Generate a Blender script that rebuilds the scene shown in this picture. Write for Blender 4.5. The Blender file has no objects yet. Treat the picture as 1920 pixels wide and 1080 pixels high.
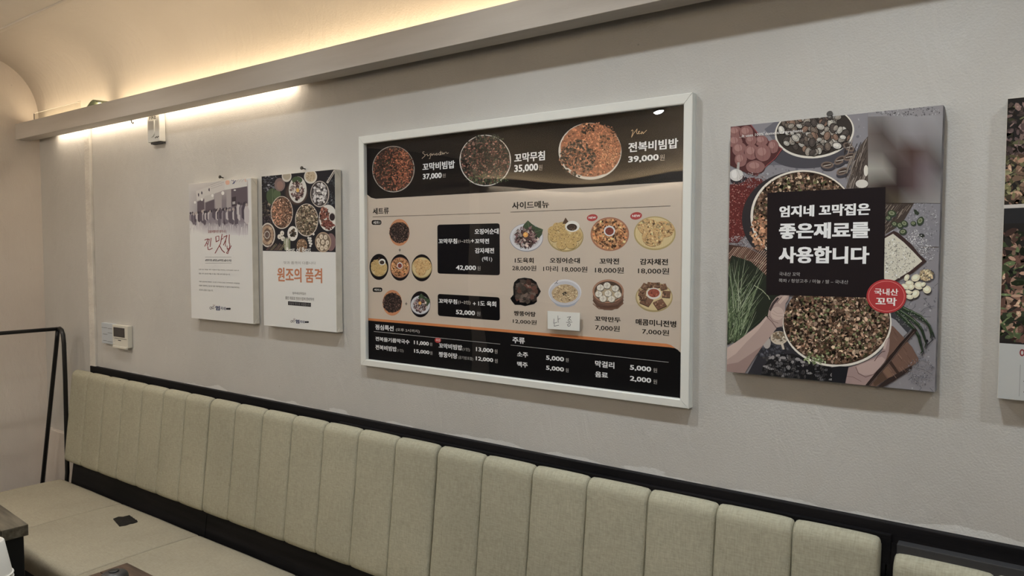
import bpy, bmesh, math, random
from mathutils import Vector, Matrix
random.seed(7)
scene = bpy.context.scene
C = scene.collection

# ------------------------------------------------------------------ camera
F, YAW, PITCH, ROLL = 1371.366, 0.628313, 0.0504313, 0.00075720
CX, CY, CZ = 0.0, -1.74, 1.55
fw = Vector((-math.sin(YAW) * math.cos(PITCH), math.cos(YAW) * math.cos(PITCH), -math.sin(PITCH)))
r0 = Vector((math.cos(YAW), math.sin(YAW), 0)); u0 = r0.cross(fw)
rt = r0 * math.cos(ROLL) + u0 * math.sin(ROLL); up = -r0 * math.sin(ROLL) + u0 * math.cos(ROLL)
cd = bpy.data.cameras.new('camera'); cam = bpy.data.objects.new('camera', cd); C.objects.link(cam)
cd.sensor_width = 36; cd.lens = F / 1920 * 36; cd.clip_start = 0.02
cam.matrix_world = Matrix(((rt.x, up.x, -fw.x, CX), (rt.y, up.y, -fw.y, CY), (rt.z, up.z, -fw.z, CZ), (0, 0, 0, 1)))
scene.camera = cam

# ------------------------------------------------------------------ world, exposure
w = bpy.data.worlds.new('world'); scene.world = w; w.use_nodes = True
w.node_tree.nodes['Background'].inputs[0].default_value = (0.5, 0.48, 0.45, 1)
w.node_tree.nodes['Background'].inputs[1].default_value = 0.05
scene.view_settings.view_transform = 'Standard'; scene.view_settings.look = 'None'
scene.view_settings.exposure = 0.0; scene.view_settings.gamma = 1.0
scene.view_settings.use_curve_mapping = False

# ------------------------------------------------------------------ lights
WARM = (1.0, 0.77, 0.50); STRIP = (1.0, 0.83, 0.64); DOWN = (0.93, 1.0, 1.04)
def area(name, loc, rot, sx, sy, power, col, spread=math.pi):
    l = bpy.data.lights.new(name, 'AREA'); l.shape = 'RECTANGLE'; l.size = sx; l.size_y = sy
    l.energy = power; l.color = col; l.spread = spread
    o = bpy.data.objects.new(name, l); C.objects.link(o); o.location = loc; o.rotation_euler = rot
    return o
XL, XR, YF = -4.4485, 2.6, -4.0          # end wall, right wall, opposite wall
CEIL = 2.57
P_TOP, P_LOW = 8.2, 2.4
LAMPS = [(-3.05, -0.70, 3.5), (-2.1, -0.70, 4.2), (-1.2, -0.70, 6.0), (-0.3, -0.70, 6.4), (0.6, -0.70, 5.2), (1.6, -0.70, 5.0),
         (-3.3, -1.9, 6.0), (-2.43, -3.42, 8.5), (-0.6, -3.3, 8.5), (0.8, -3.3, 8.5)]  # the lone mid-room lamp is an added fill for the end wall
for i, (x, y, pw) in enumerate(LAMPS):
    if y < -3: continue      # the far row is lit by its own glowing lenses
    l = bpy.data.lights.new('downlight_lamp', 'AREA'); l.shape = 'DISK'; l.size = 0.085
    l.energy = pw; l.color = (1.0, 0.99, 0.95) if x < -2.5 else DOWN; l.spread = math.radians(138)
    o = bpy.data.objects.new('downlight_lamp', l); C.objects.link(o); o.location = (x, y, CEIL - 0.022)
# added fill globe for end wall and ceiling (built further down), out of view left
FILL_POS = (-3.93, -1.50, 2.05)
FILL_L = 34.0
# warm strips lying in the trough behind the light beams
area('cove_strip_light', (-0.95, -0.045, 2.232), (math.pi - 0.15, 0, 0), 6.9, 0.012, P_TOP, WARM)
area('cove_strip_light_far', (-0.95, YF + 0.045, 2.232), (math.pi + 0.15, 0, 0), 6.9, 0.012, P_TOP * 3.0, WARM)
area('under_strip_light', (-3.23, -0.030, 2.165), (0.35, 0, 0), 1.98, 0.010, P_LOW, STRIP, math.radians(165))
area('under_strip_light_far', (-1.5, YF + 0.030, 2.165), (-0.35, 0, 0), 5.5, 0.010, P_LOW * 14, STRIP, math.radians(165))

# ------------------------------------------------------------------ materials
def lin(c):
    c = c / 255.0
    return c / 12.92 if c <= 0.04045 else ((c + 0.055) / 1.055) ** 2.4
def rgb(r, g, b): return (lin(r), lin(g), lin(b), 1)
def mat(name, col, rough=0.5, metal=0.0, spec=0.5):
    m = bpy.data.materials.new(name); m.use_nodes = True
    b = m.node_tree.nodes['Principled BSDF']
    b.inputs['Base Color'].default_value = col; b.inputs['Roughness'].default_value = rough
    b.inputs['Metallic'].default_value = metal; b.inputs['Specular IOR Level'].default_value = spec
    return m
def noise_mat(name, c1, c2, scale, rough=0.6, bump=0.2, bscale=200, bdist=0.001, stretch=(1, 1, 1), spec=0.3, detail=5, lo=0.35, hi=0.65):
    m = mat(name, c1, rough, 0, spec); nt = m.node_tree; b = nt.nodes['Principled BSDF']
    tc = nt.nodes.new('ShaderNodeTexCoord'); mp = nt.nodes.new('ShaderNodeMapping'); mp.inputs['Scale'].default_value = stretch
    nt.links.new(tc.outputs['Object'], mp.inputs[0])
    n = nt.nodes.new('ShaderNodeTexNoise'); n.inputs['Scale'].default_value = scale; n.inputs['Detail'].default_value = detail
    nt.links.new(mp.outputs[0], n.inputs['Vector'])
    cr = nt.nodes.new('ShaderNodeValToRGB'); cr.color_ramp.elements[0].position = lo; cr.color_ramp.elements[1].position = hi
    cr.color_ramp.elements[0].color = c1; cr.color_ramp.elements[1].color = c2
    nt.links.new(n.outputs['Fac'], cr.inputs[0]); nt.links.new(cr.outputs[0], b.inputs['Base Color'])
    if bump:
        n2 = nt.nodes.new('ShaderNodeTexNoise'); n2.inputs['Scale'].default_value = bscale; n2.inputs['Detail'].default_value = 4
        nt.links.new(mp.outputs[0], n2.inputs['Vector'])
        bp = nt.nodes.new('ShaderNodeBump'); bp.inputs['Strength'].default_value = bump; bp.inputs['Distance'].default_value = bdist
        nt.links.new(n2.outputs['Fac'], bp.inputs['Height']); nt.links.new(bp.outputs[0], b.inputs['Normal'])
    return m
def plaster(name, c1, c2, rough=0.42, spec=0.45):
    """painted plaster: broad tone drift, fine orange peel, trowel ridges"""
    m = noise_mat(name, c1, c2, 1.6, rough, 0.4, 230, 0.0018, (1, 1, 1), spec, 6, 0.3, 0.7)
    nt = m.node_tree; b = nt.nodes['Principled BSDF']
    bp = [n for n in nt.nodes if n.type == 'BUMP'][0]
    tc = nt.nodes['Texture Coordinate']
    mp = nt.nodes.new('ShaderNodeMapping'); mp.inputs['Scale'].default_value = (1, 1, 0.35)
    nt.links.new(tc.outputs['Object'], mp.inputs[0])
    n = nt.nodes.new('ShaderNodeTexNoise'); n.inputs['Scale'].default_value = 14; n.inputs['Detail'].default_value = 8; n.inputs['Distortion'].default_value = 1.2
    nt.links.new(mp.outputs[0], n.inputs['Vector'])
    b2 = nt.nodes.new('ShaderNodeBump'); b2.inputs['Strength'].default_value = 0.4; b2.inputs['Distance'].default_value = 0.009
    nt.links.new(n.outputs['Fac'], b2.inputs['Height']); nt.links.new(b2.outputs[0], bp.inputs['Normal'])
    # small dark pits
    v = nt.nodes.new('ShaderNodeTexVoronoi'); v.inputs['Scale'].default_value = 9
    nt.links.new(tc.outputs['Object'], v.inputs['Vector'])
    mr = nt.nodes.new('ShaderNodeMapRange'); mr.inputs[1].default_value = 0.012; mr.inputs[2].default_value = 0.03
    mr.inputs[3].default_value = 0.72; mr.inputs[4].default_value = 1.0
    nt.links.new(v.outputs['Distance'], mr.inputs[0])
    mx = nt.nodes.new('ShaderNodeMix'); mx.data_type = 'RGBA'; mx.blend_type = 'MULTIPLY'; mx.inputs[0].default_value = 1
    cr = [x for x in nt.nodes if x.type == 'VALTORGB'][0]
    nt.links.new(cr.outputs[0], mx.inputs[6]); nt.links.new(mr.outputs[0], mx.inputs[7]); nt.links.new(mx.outputs[2], b.inputs['Base Color'])
    return m
M = {}
M['wall'] = plaster('wall_plaster', (0.485, 0.472, 0.443, 1), (0.56, 0.547, 0.518, 1))
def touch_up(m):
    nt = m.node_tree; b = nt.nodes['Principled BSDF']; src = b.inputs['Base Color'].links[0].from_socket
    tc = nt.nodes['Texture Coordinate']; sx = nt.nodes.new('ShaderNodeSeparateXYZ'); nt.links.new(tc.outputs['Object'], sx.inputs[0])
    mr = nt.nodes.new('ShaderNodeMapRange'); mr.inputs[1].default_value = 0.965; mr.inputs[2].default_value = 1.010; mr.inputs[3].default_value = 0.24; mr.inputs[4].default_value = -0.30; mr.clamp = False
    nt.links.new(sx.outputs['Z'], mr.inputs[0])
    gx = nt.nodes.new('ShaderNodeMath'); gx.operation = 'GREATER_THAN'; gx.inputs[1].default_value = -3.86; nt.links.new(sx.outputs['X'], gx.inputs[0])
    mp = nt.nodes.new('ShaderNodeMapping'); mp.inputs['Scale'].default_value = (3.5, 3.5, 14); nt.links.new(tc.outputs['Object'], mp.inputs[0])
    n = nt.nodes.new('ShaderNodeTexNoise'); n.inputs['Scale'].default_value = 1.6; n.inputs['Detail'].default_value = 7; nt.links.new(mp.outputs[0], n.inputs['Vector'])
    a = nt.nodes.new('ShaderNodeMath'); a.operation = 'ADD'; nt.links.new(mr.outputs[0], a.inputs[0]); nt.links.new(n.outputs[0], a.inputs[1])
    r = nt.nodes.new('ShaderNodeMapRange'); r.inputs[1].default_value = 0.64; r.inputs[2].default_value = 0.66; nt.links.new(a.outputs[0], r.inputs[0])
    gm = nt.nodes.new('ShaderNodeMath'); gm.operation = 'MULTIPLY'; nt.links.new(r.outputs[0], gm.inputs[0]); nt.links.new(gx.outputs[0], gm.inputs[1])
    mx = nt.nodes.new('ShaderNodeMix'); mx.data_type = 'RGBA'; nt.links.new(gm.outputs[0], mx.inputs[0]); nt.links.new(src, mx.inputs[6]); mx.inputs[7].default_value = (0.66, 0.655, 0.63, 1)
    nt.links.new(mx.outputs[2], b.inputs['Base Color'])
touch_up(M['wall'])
M['endwall'] = plaster('end_wall_plaster', (0.60, 0.535, 0.475, 1), (0.74, 0.68, 0.61, 1))
M['ceil'] = plaster('ceiling_plaster', (0.64, 0.585, 0.51, 1), (0.72, 0.665, 0.59, 1), 0.6)
M['beam'] = noise_mat('beam_paint', (0.46, 0.42, 0.37, 1), (0.54, 0.50, 0.45, 1), 5, 0.5, 0.25, 120, 0.001, (0.3, 3, 3))
M['batten'] = noise_mat('batten_caulk', (0.60, 0.57, 0.52, 1), (0.70, 0.67, 0.61, 1), 12, 0.5, 0.6, 60, 0.004)
M['greyedge'] = noise_mat('printed_canvas_edge', (0.13, 0.13, 0.14, 1), (0.26, 0.25, 0.27, 1), 40, 0.7, 0.3, 500, 0.0004)
M['floor'] = noise_mat('floor_tile', (0.05, 0.042, 0.036, 1), (0.075, 0.062, 0.052, 1), 6, 0.35, 0.1)
M['black'] = noise_mat('black_stained_wood', (0.003, 0.003, 0.004, 1), (0.010, 0.009, 0.010, 1), 6, 0.6, 0.4, 60, 0.001, (0.4, 6, 6), 0.15)
M['dark'] = noise_mat('dark_board', (0.004, 0.004, 0.005, 1), (0.008, 0.008, 0.009, 1), 3, 0.6, 0.2, spec=0.2)
M['ledge'] = mat('grey_ledge', (0.032, 0.032, 0.034, 1), 0.6)
M['steel'] = mat('black_powder_coat', (0.006, 0.006, 0.006, 1), 0.35)
M['white_alu'] = mat('white_aluminium', (0.74, 0.745, 0.70, 1), 0.38)
M['canvas'] = noise_mat('canvas_edge', (0.62, 0.58, 0.50, 1), (0.70, 0.66, 0.58, 1), 20, 0.8, 0.3, 700, 0.0004)
M['plastic'] = mat('cream_plastic', (0.66, 0.64, 0.56, 1), 0.35)
M['blueplastic'] = mat('bluish_plastic', (0.50, 0.54, 0.58, 1), 0.4)
M['firewhite'] = mat('white_plastic', (0.72, 0.72, 0.68, 1), 0.35)
M['lcd'] = mat('lcd_screen', (0.035, 0.03, 0.03, 1), 0.15)
M['ink'] = mat('dark_ink', (0.02, 0.02, 0.02, 1), 0.6)
M['nail'] = mat('nail_metal', (0.05, 0.045, 0.04, 1), 0.4, 0.7)
M['paper'] = mat('paper_cup', (0.74, 0.72, 0.66, 1), 0.55)
M['patch'] = noise_mat('black_tape', (0.006, 0.006, 0.006, 1), (0.02, 0.017, 0.016, 1), 60, 0.55, 0.6, 90, 0.002)
M['puck'] = mat('dark_glossy_plastic', (0.028, 0.025, 0.024, 1), 0.38, 0.0)
M['strip'] = mat('lamp_strip_tape', (0.7, 0.65, 0.5, 1), 0.5)
M['film'] = mat('tinted_film', (0.35, 0.40, 0.28, 1), 0.4)
def emis(name, col, s):
    m = bpy.data.materials.new(name); m.use_nodes = True; b = m.node_tree.nodes['Principled BSDF']
    b.inputs['Base Color'].default_value = (0.8, 0.8, 0.8, 1)
    b.inputs['Emission Color'].default_value = (*col, 1); b.inputs['Emission Strength'].default_value = s
    return m
M['lens'] = emis('downlight_lens', DOWN, 9.0); M['lens_far'] = emis('downlight_lens_far', DOWN, 330.0)
def fabric(name, c1, c2):
    m = mat(name, c1, 0.85, 0, 0.15); nt = m.node_tree; b = nt.nodes['Principled BSDF']
    tc = nt.nodes.new('ShaderNodeTexCoord')
    def nz(stretch, scale, det):
        mp = nt.nodes.new('ShaderNodeMapping'); mp.inputs['Scale'].default_value = stretch
        nt.links.new(tc.outputs['Object'], mp.inputs[0])
        n = nt.nodes.new('ShaderNodeTexNoise'); n.inputs['Scale'].default_value = scale; n.inputs['Detail'].default_value = det
        nt.links.new(mp.outputs[0], n.inputs['Vector']); return n
    a = nz((1, 6, 6), 55, 3); v = nz((6, 1, 1), 55, 3); l = nz((1, 1, 1), 2.2, 4)
    ad = nt.nodes.new('ShaderNodeMath'); ad.operation = 'ADD'; nt.links.new(a.outputs[0], ad.inputs[0]); nt.links.new(v.outputs[0], ad.inputs[1])
    hf = nt.nodes.new('ShaderNodeMath'); hf.operation = 'MULTIPLY'; hf.inputs[1].default_value = 0.5; nt.links.new(ad.outputs[0], hf.inputs[0])
    cr = nt.nodes.new('ShaderNodeValToRGB'); cr.color_ramp.elements[0].position = 0.3; cr.color_ramp.elements[1].position = 0.7
    cr.color_ramp.elements[0].color = c1; cr.color_ramp.elements[1].color = c2; nt.links.new(hf.outputs[0], cr.inputs[0])
    mr = nt.nodes.new('ShaderNodeMapRange'); mr.inputs[1].default_value = 0.3; mr.inputs[2].default_value = 0.7; mr.inputs[3].default_value = 0.86; mr.inputs[4].default_value = 1.06
    nt.links.new(l.outputs[0], mr.inputs[0])
    mx = nt.nodes.new('ShaderNodeMix'); mx.data_type = 'RGBA'; mx.blend_type = 'MULTIPLY'; mx.inputs[0].default_value = 1
    nt.links.new(cr.outputs[0], mx.inputs[6]); nt.links.new(mr.outputs[0], mx.inputs[7]); nt.links.new(mx.outputs[2], b.inputs['Base Color'])
    bp = nt.nodes.new('ShaderNodeBump'); bp.inputs['Strength'].default_value = 0.5; bp.inputs['Distance'].default_value = 0.0008
    nt.links.new(hf.outputs[0], bp.inputs['Height']); nt.links.new(bp.outputs[0], b.inputs['Normal'])
    return m
M['fabric'] = fabric('olive_beige_linen', (0.32, 0.305, 0.225, 1), (0.47, 0.445, 0.34, 1))
M['seat'] = fabric('beige_seat_cloth', (0.35, 0.315, 0.235, 1), (0.45, 0.41, 0.315, 1))
def wood(name, c1, c2, axis_stretch=(1.2, 12, 12), rough=0.4):
    return noise_mat(name, c1, c2, 5, rough, 0.3, 30, 0.0015, axis_stretch, 0.4, 8, 0.3, 0.7)
M['wood1'] = wood('worn_table_board', (0.05, 0.030, 0.016, 1), (0.17, 0.115, 0.062, 1))
M['wood1b'] = wood('grey_table_edge', (0.045, 0.036, 0.024, 1), (0.16, 0.14, 0.10, 1))
M['wood2'] = wood('brown_table_board', (0.035, 0.018, 0.010, 1), (0.11, 0.06, 0.034, 1))
def glassy(name, ior, rough, tint=(1, 1, 1, 1)):
    m = bpy.data.materials.new(name); m.use_nodes = True; nt = m.node_tree; nt.nodes.remove(nt.nodes['Principled BSDF'])
    out = nt.nodes['Material Output']; t = nt.nodes.new('ShaderNodeBsdfTransparent'); t.inputs[0].default_value = tint
    g = nt.nodes.new('ShaderNodeBsdfGlossy'); g.inputs['Roughness'].default_value = 0.0
    lw = nt.nodes.new('ShaderNodeLayerWeight'); pw = nt.nodes.new('ShaderNodeMath'); pw.operation = 'POWER'; pw.inputs[1].default_value = 5
    nt.links.new(lw.outputs['Facing'], pw.inputs[0])
    r0_ = ((ior - 1) / (ior + 1)) ** 2          # Schlick reflectance, alike from both sides of the thin sheet
    f = nt.nodes.new('ShaderNodeMath'); f.operation = 'MULTIPLY_ADD'; f.inputs[1].default_value = 1 - r0_; f.inputs[2].default_value = r0_
    nt.links.new(pw.outputs[0], f.inputs[0])
    mx = nt.nodes.new('ShaderNodeMixShader'); nt.links.new(f.outputs[0], mx.inputs[0]); nt.links.new(t.outputs[0], mx.inputs[1]); nt.links.new(g.outputs[0], mx.inputs[2])
    nt.links.new(mx.outputs[0], out.inputs[0]); return m
M['film_cover'] = glassy('clear_menu_cover', 1.55, 0.015)
M['acrylic'] = glassy('clear_acrylic', 1.5, 0.02, (0.97, 0.97, 0.95, 1))
def print_mat(name, rough):
    m = mat(name, (1, 1, 1, 1), rough, 0, 0.12); nt = m.node_tree
    a = nt.nodes.new('ShaderNodeAttribute'); a.attribute_name = 'ink'
    nt.links.new(a.outputs['Color'], nt.nodes['Principled BSDF'].inputs['Base Color']); return m
M['print'] = print_mat('printed_ink', 0.6); M['print_satin'] = print_mat('printed_ink_satin', 0.45)

# ------------------------------------------------------------------ object helpers
def tag(o, label=None, cat=None, group=None, kind=None):
    if label: o['label'] = label
    if cat: o['category'] = cat
    if group: o['group'] = group
    if kind: o['kind'] = kind
    return o
def empty(name, loc, label, cat, group=None, rz=0):
    o = bpy.data.objects.new(name, None); C.objects.link(o); o.location = loc; o.rotation_euler = (0, 0, rz)
    o.empty_display_size = 0.05
    tag(o, label, cat, group); o['_w'] = 1; del o['_w']
    return o
def link(name, me, m, parent=None, smooth=False, world=True):
    """vertices are given in world space; with a parent they are moved into its space"""
    if parent is not None and world:
        pm = Matrix.Translation(parent['_off']) if '_off' in parent else Matrix.LocRotScale(parent.location, parent.rotation_euler, None)
        base = pm
        me.transform(base.inverted())
    o = bpy.data.objects.new(name, me); C.objects.link(o)
    if m is not None: me.materials.append(m)
    if parent is not None: o.parent = parent
    if smooth:
        for p in me.polygons: p.use_smooth = True
    return o
def struct(o): o['kind'] = 'structure'; return o
def bm_box(bm, x0, x1, y0, y1, z0, z1, bev=0.0):
    vs = [bm.verts.new((x, y, z)) for x in (x0, x1) for y in (y0, y1) for z in (z0, z1)]
    q = [(0, 1, 3, 2), (4, 6, 7, 5), (0, 4, 5, 1), (2, 3, 7, 6), (0, 2, 6, 4), (1, 5, 7, 3)]
    fs = [bm.faces.new([vs[i] for i in f]) for f in q]
    if bev:
        es = set(e for f in fs for e in f.edges)
        bmesh.ops.bevel(bm, geom=list(es), offset=bev, segments=2, affect='EDGES', profile=0.6)
def done(bm, name='m'):
    me = bpy.data.meshes.new(name); bmesh.ops.recalc_face_normals(bm, faces=bm.faces); bm.to_mesh(me); bm.free(); return me
def box(name, x0, x1, y0, y1, z0, z1, m, parent=None, bev=0.0):
    bm = bmesh.new(); bm_box(bm, x0, x1, y0, y1, z0, z1, bev); return link(name, done(bm, name), m, parent)
def prism(name, pts, x0, x1, m, parent=None, smooth=False):
    """(y,z) outline extruded along X"""
    bm = bmesh.new(); a = [bm.verts.new((x0, y, z)) for y, z in pts]; b = [bm.verts.new((x1, y, z)) for y, z in pts]
    n = len(pts); bm.faces.new(a); bm.faces.new(b[::-1])
    for i in range(n): bm.faces.new((a[i], b[i], b[(i + 1) % n], a[(i + 1) % n]))
    return link(name, done(bm, name), m, parent, smooth)
def tube(bm, pts, r, seg=12):
    pts = [Vector(p) for p in pts]; rings = []
    for i, p in enumerate(pts):
        d = (pts[min(i + 1, len(pts) - 1)] - pts[max(i - 1, 0)]).normalized()
        a = d.cross(Vector((0.3, 1, 0.2))).normalized(); b = d.cross(a)
        rings.append([bm.verts.new(p + a * r * math.cos(t * 2 * math.pi / seg) + b * r * math.sin(t * 2 * math.pi / seg)) for t in range(seg)])
    for A, B in zip(rings, rings[1:]):
        for k in range(seg): bm.faces.new((A[k], A[(k + 1) % seg], B[(k + 1) % seg], B[k]))
    bm.faces.new(rings[0]); bm.faces.new(rings[-1][::-1])
def lathe(bm, prof, cx, cy, seg=40, sx=1.0, sy=1.0, closed=False):
    rings = [[bm.verts.new((cx + r * sx * math.cos(t * 2 * math.pi / seg), cy + r * sy * math.sin(t * 2 * math.pi / seg), z)) for t in range(seg)] for r, z in prof]
    for A, B in zip(rings, rings[1:]):
        for k in range(seg): bm.faces.new((A[k], A[(k + 1) % seg], B[(k + 1) % seg], B[k]))
    bm.faces.new(rings[0]); bm.faces.new(rings[-1])

# ------------------------------------------------------------------ pixel of the photo -> point on a plane y = yp
def onplane(px, py, yp):
    d = fw + rt * ((px - 960) / F) - up * ((py - 540) / F); t = (yp - CY) / d.y
    return (CX + d.x * t, CZ + d.z * t)

# ------------------------------------------------------------------ room shell
T = 0.12
box_w = struct(box('wall_back', XL - T, XR + T, 0.0, T, -0.1, 2.24, M['wall']))
R = 0.33
def cove_pts(sgn, y0):
    out = []
    for k in range(25):
        t = k / 24 * math.pi / 2
        cu, sv = math.cos(t) ** (2 / 2.3), math.sin(t) ** (2 / 2.3)
        out.append((y0 + sgn * (R - R * cu), 2.24 + R * sv))
    return out
a = cove_pts(-1, 0.0); b = cove_pts(1, YF)
inner = a + b[::-1]
outer = [(YF - T, 2.24), (YF - T, CEIL + T), (T, CEIL + T), (T, 2.24)]
o = struct(prism('ceiling', inner + outer, XL - T, XR + T, M['ceil']))
for p in o.data.polygons: p.use_smooth = len(p.vertices) == 4 and p.area < 0.6
struct(box('wall_left', XL - T, XL, YF - T, T, -0.1, CEIL + 0.05, M['endwall']))
struct(box('wall_right', XR, XR + T, YF - T, T, -0.1, CEIL + 0.05, M['wall']))
struct(box('wall_front', XL - T, XR + T, YF - T, YF, -0.1, 2.24, M['wall']))
struct(box('floor', XL - T, XR + T, YF - T, T, -0.1, 0.0, M['floor']))
# dark wainscot, added to darken the low reflections, and dark glazed opening at the far side, seen only as reflections in the menu cover
struct(box('added_wainscot_front', XL, XR, YF, YF + 0.04, 0.0, 1.15, M['dark'], bev=0.004))
struct(box('window_1', XL, XL + 0.03, -3.75, -2.15, 0.0, 2.42, M['lcd'], bev=0.004))
# raised joint where the cove meets the flat ceiling
struct(prism('trim_1', [(-0.349, 2.572), (-0.351, 2.5665), (-0.3555, 2.5645), (-0.360, 2.5665), (-0.362, 2.572)], XL, XR, M['ceil']))
# vertical batten on the back wall and the low plaster box in the corner
struct(box('trim_2', -3.905, -3.848, -0.013, 0.001, 0.0, 2.24, M['batten'], bev=0.004))
struct(box('baseboard_back', XL, -3.90, -0.022, 0.001, 0.0, 0.575, M['endwall'], bev=0.004))

# light beams
def beam(name, sgn, y0, xe, fill0):
    f = lambda y: y0 + sgn * y
    ya, yb = sorted((f(-0.115), f(-0.045)))
    o = struct(box(name, XL, xe, ya, yb, 2.14, 2.222, M['beam'], bev=0.0015))
    return o
bm1 = beam('trim_3', 1, 0.0, XR, 0)
# closed part of the gap behind the beam, right of the lit stretch
bm_fill = box('gap_filler', -2.05, XR, -0.0455, 0.0, 2.185, 2.215, M['beam'], bm1)
box('led_strip', -4.2, -2.24, -0.0448, -0.0405, 2.17, 2.18, M['strip'], bm1)
bm = bmesh.new()
tube(bm, [(-3.352, -0.052, 2.142), (-3.352, -0.050, 2.128), (-3.347, -0.047, 2.124), (-3.342, -0.047, 2.130)], 0.0022, 8)
link('hook', done(bm), M['nail'], bm1)
bm2 = beam('trim_4', -1, YF, XR, 0)
box('gap_filler', XL, XR, YF, YF + 0.0455, 2.20, 2.215, M['beam'], bm2)

# recessed downlights
for i, (x, y, pw) in enumerate(LAMPS):
    e = empty('downlight', (x, y, CEIL), 'round recessed ceiling downlight', 'ceiling light', 'recessed downlights in the flat ceiling outside the picture')
    bm = bmesh.new(); lathe(bm, [(0.046, CEIL - 0.001), (0.060, CEIL - 0.001), (0.060, CEIL - 0.008), (0.048, CEIL - 0.014), (0.046, CEIL - 0.012)], x, y, 32)
    bm.faces.ensure_lookup_table()
    link('ring', done(bm), M['white_alu'], e, True)
    bm = bmesh.new(); lathe(bm, [(0.045, CEIL - 0.0005), (0.045, CEIL - 0.011)] + ([(0.042, CEIL - 0.018), (0.030, CEIL - 0.024)] if y < -3 else []), x, y, 32); link('lens', done(bm), M['lens_far'] if y < -3 else M['lens'], e)

e = empty('added_fill_globe', (FILL_POS[0], FILL_POS[1], CEIL), 'added unseen frosted globe pendant lamp hanging over the left table', 'fill lamp')
bm = bmesh.new(); tube(bm, [(FILL_POS[0], FILL_POS[1], CEIL), (FILL_POS[0], FILL_POS[1], FILL_POS[2] + 0.10)], 0.003, 8); link('cord', done(bm), M['steel'], e)
bm = bmesh.new(); lathe(bm, [(0.05, CEIL), (0.05, CEIL - 0.02), (0.01, CEIL - 0.03)], FILL_POS[0], FILL_POS[1], 24); link('ceiling_rose', done(bm), M['white_alu'], e, True)
bm = bmesh.new(); lathe(bm, [(0.022, FILL_POS[2] + 0.095), (0.024, FILL_POS[2] + 0.135), (0.006, FILL_POS[2] + 0.145)], FILL_POS[0], FILL_POS[1], 24); link('lamp_holder', done(bm), M['steel'], e, True)
bm = bmesh.new(); bmesh.ops.create_icosphere(bm, subdivisions=4, radius=0.10); bmesh.ops.translate(bm, verts=bm.verts, vec=FILL_POS)
g_ = link('globe', done(bm), emis('fill_globe_glow', (1.0, 0.88, 0.75), FILL_L), e, True)  # added glow that fills the left end, no such lamp in view
# ------------------------------------------------------------------ bench
bench = empty('banquette_bench', (-2.1, -0.3, 0), 'black wooden wall bench carcass running along the plaster wall behind the cushions', 'bench')
box('top_rail', -3.895, 1.4, -0.018, 0.0, 0.88, 0.968, M['black'], bench, 0.002)
box('rail_step', -2.0, -0.245, -0.030, -0.018, 0.88, 0.947, M['black'], bench, 0.002)
for x0, x1 in ((-3.955, -2.752), (-2.748, -1.506), (-1.502, -0.255), (-0.251, 1.2)):
    prism('back_panel', [(-0.019, 0.0), (-0.019, 0.928), (-0.024, 0.928), (-0.100, 0.36), (-0.100, 0.0)], x0, x1, M['black'], bench)
box('ledge', -0.232, 1.2, -0.044, -0.018, 0.90, 0.936, M['ledge'], bench, 0.002)
box('seat_base', -3.99, 1.2, -0.56, -0.106, 0.0, 0.30, M['dark'], bench, 0.003)

def front_profile(dz=0.0):
    pts = []
    # back, top, round front edge, front, bottom
    yT, zT = -0.070, 0.945 + dz
    pts += [(-0.0575, 0.70 + dz), (-0.029, zT - 0.020), (-0.036, zT - 0.003), (-0.041, zT)]
    for k in range(1, 7):
        t = k / 7 * math.pi / 2; pts.append((-0.043 - 0.030 * math.sin(t), zT - 0.034 + 0.034 * math.cos(t)))
    zb, yb = 0.487 + dz, -0.117
    y0, z0 = -0.0735, zT - 0.040
    for k in range(0, 9):
        t = k / 8; pts.append((y0 + (yb - y0) * t, z0 + (zb + 0.022 - z0) * t))
    pts += [(yb + 0.0008, zb + 0.012), (yb + 0.005, zb + 0.004), (yb + 0.012, zb), (-0.0885, zb)]
    return pts
PR_L = [-3.985, -2.740, -1.500, -0.235]; PR_R = [-2.746, -1.506, -0.262, 1.005]
blabels = ['olive-beige channel-tufted backrest pad at the far left end beside the black rack',
           'olive-beige channel-tufted backrest pad below the two small canvases and left half of the menu',
           'olive-beige channel-tufted backrest pad running under the menu board and the large food canvas',
           'olive-beige backrest pad cut off at the bottom right corner, set lower behind a grey ledge']
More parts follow.
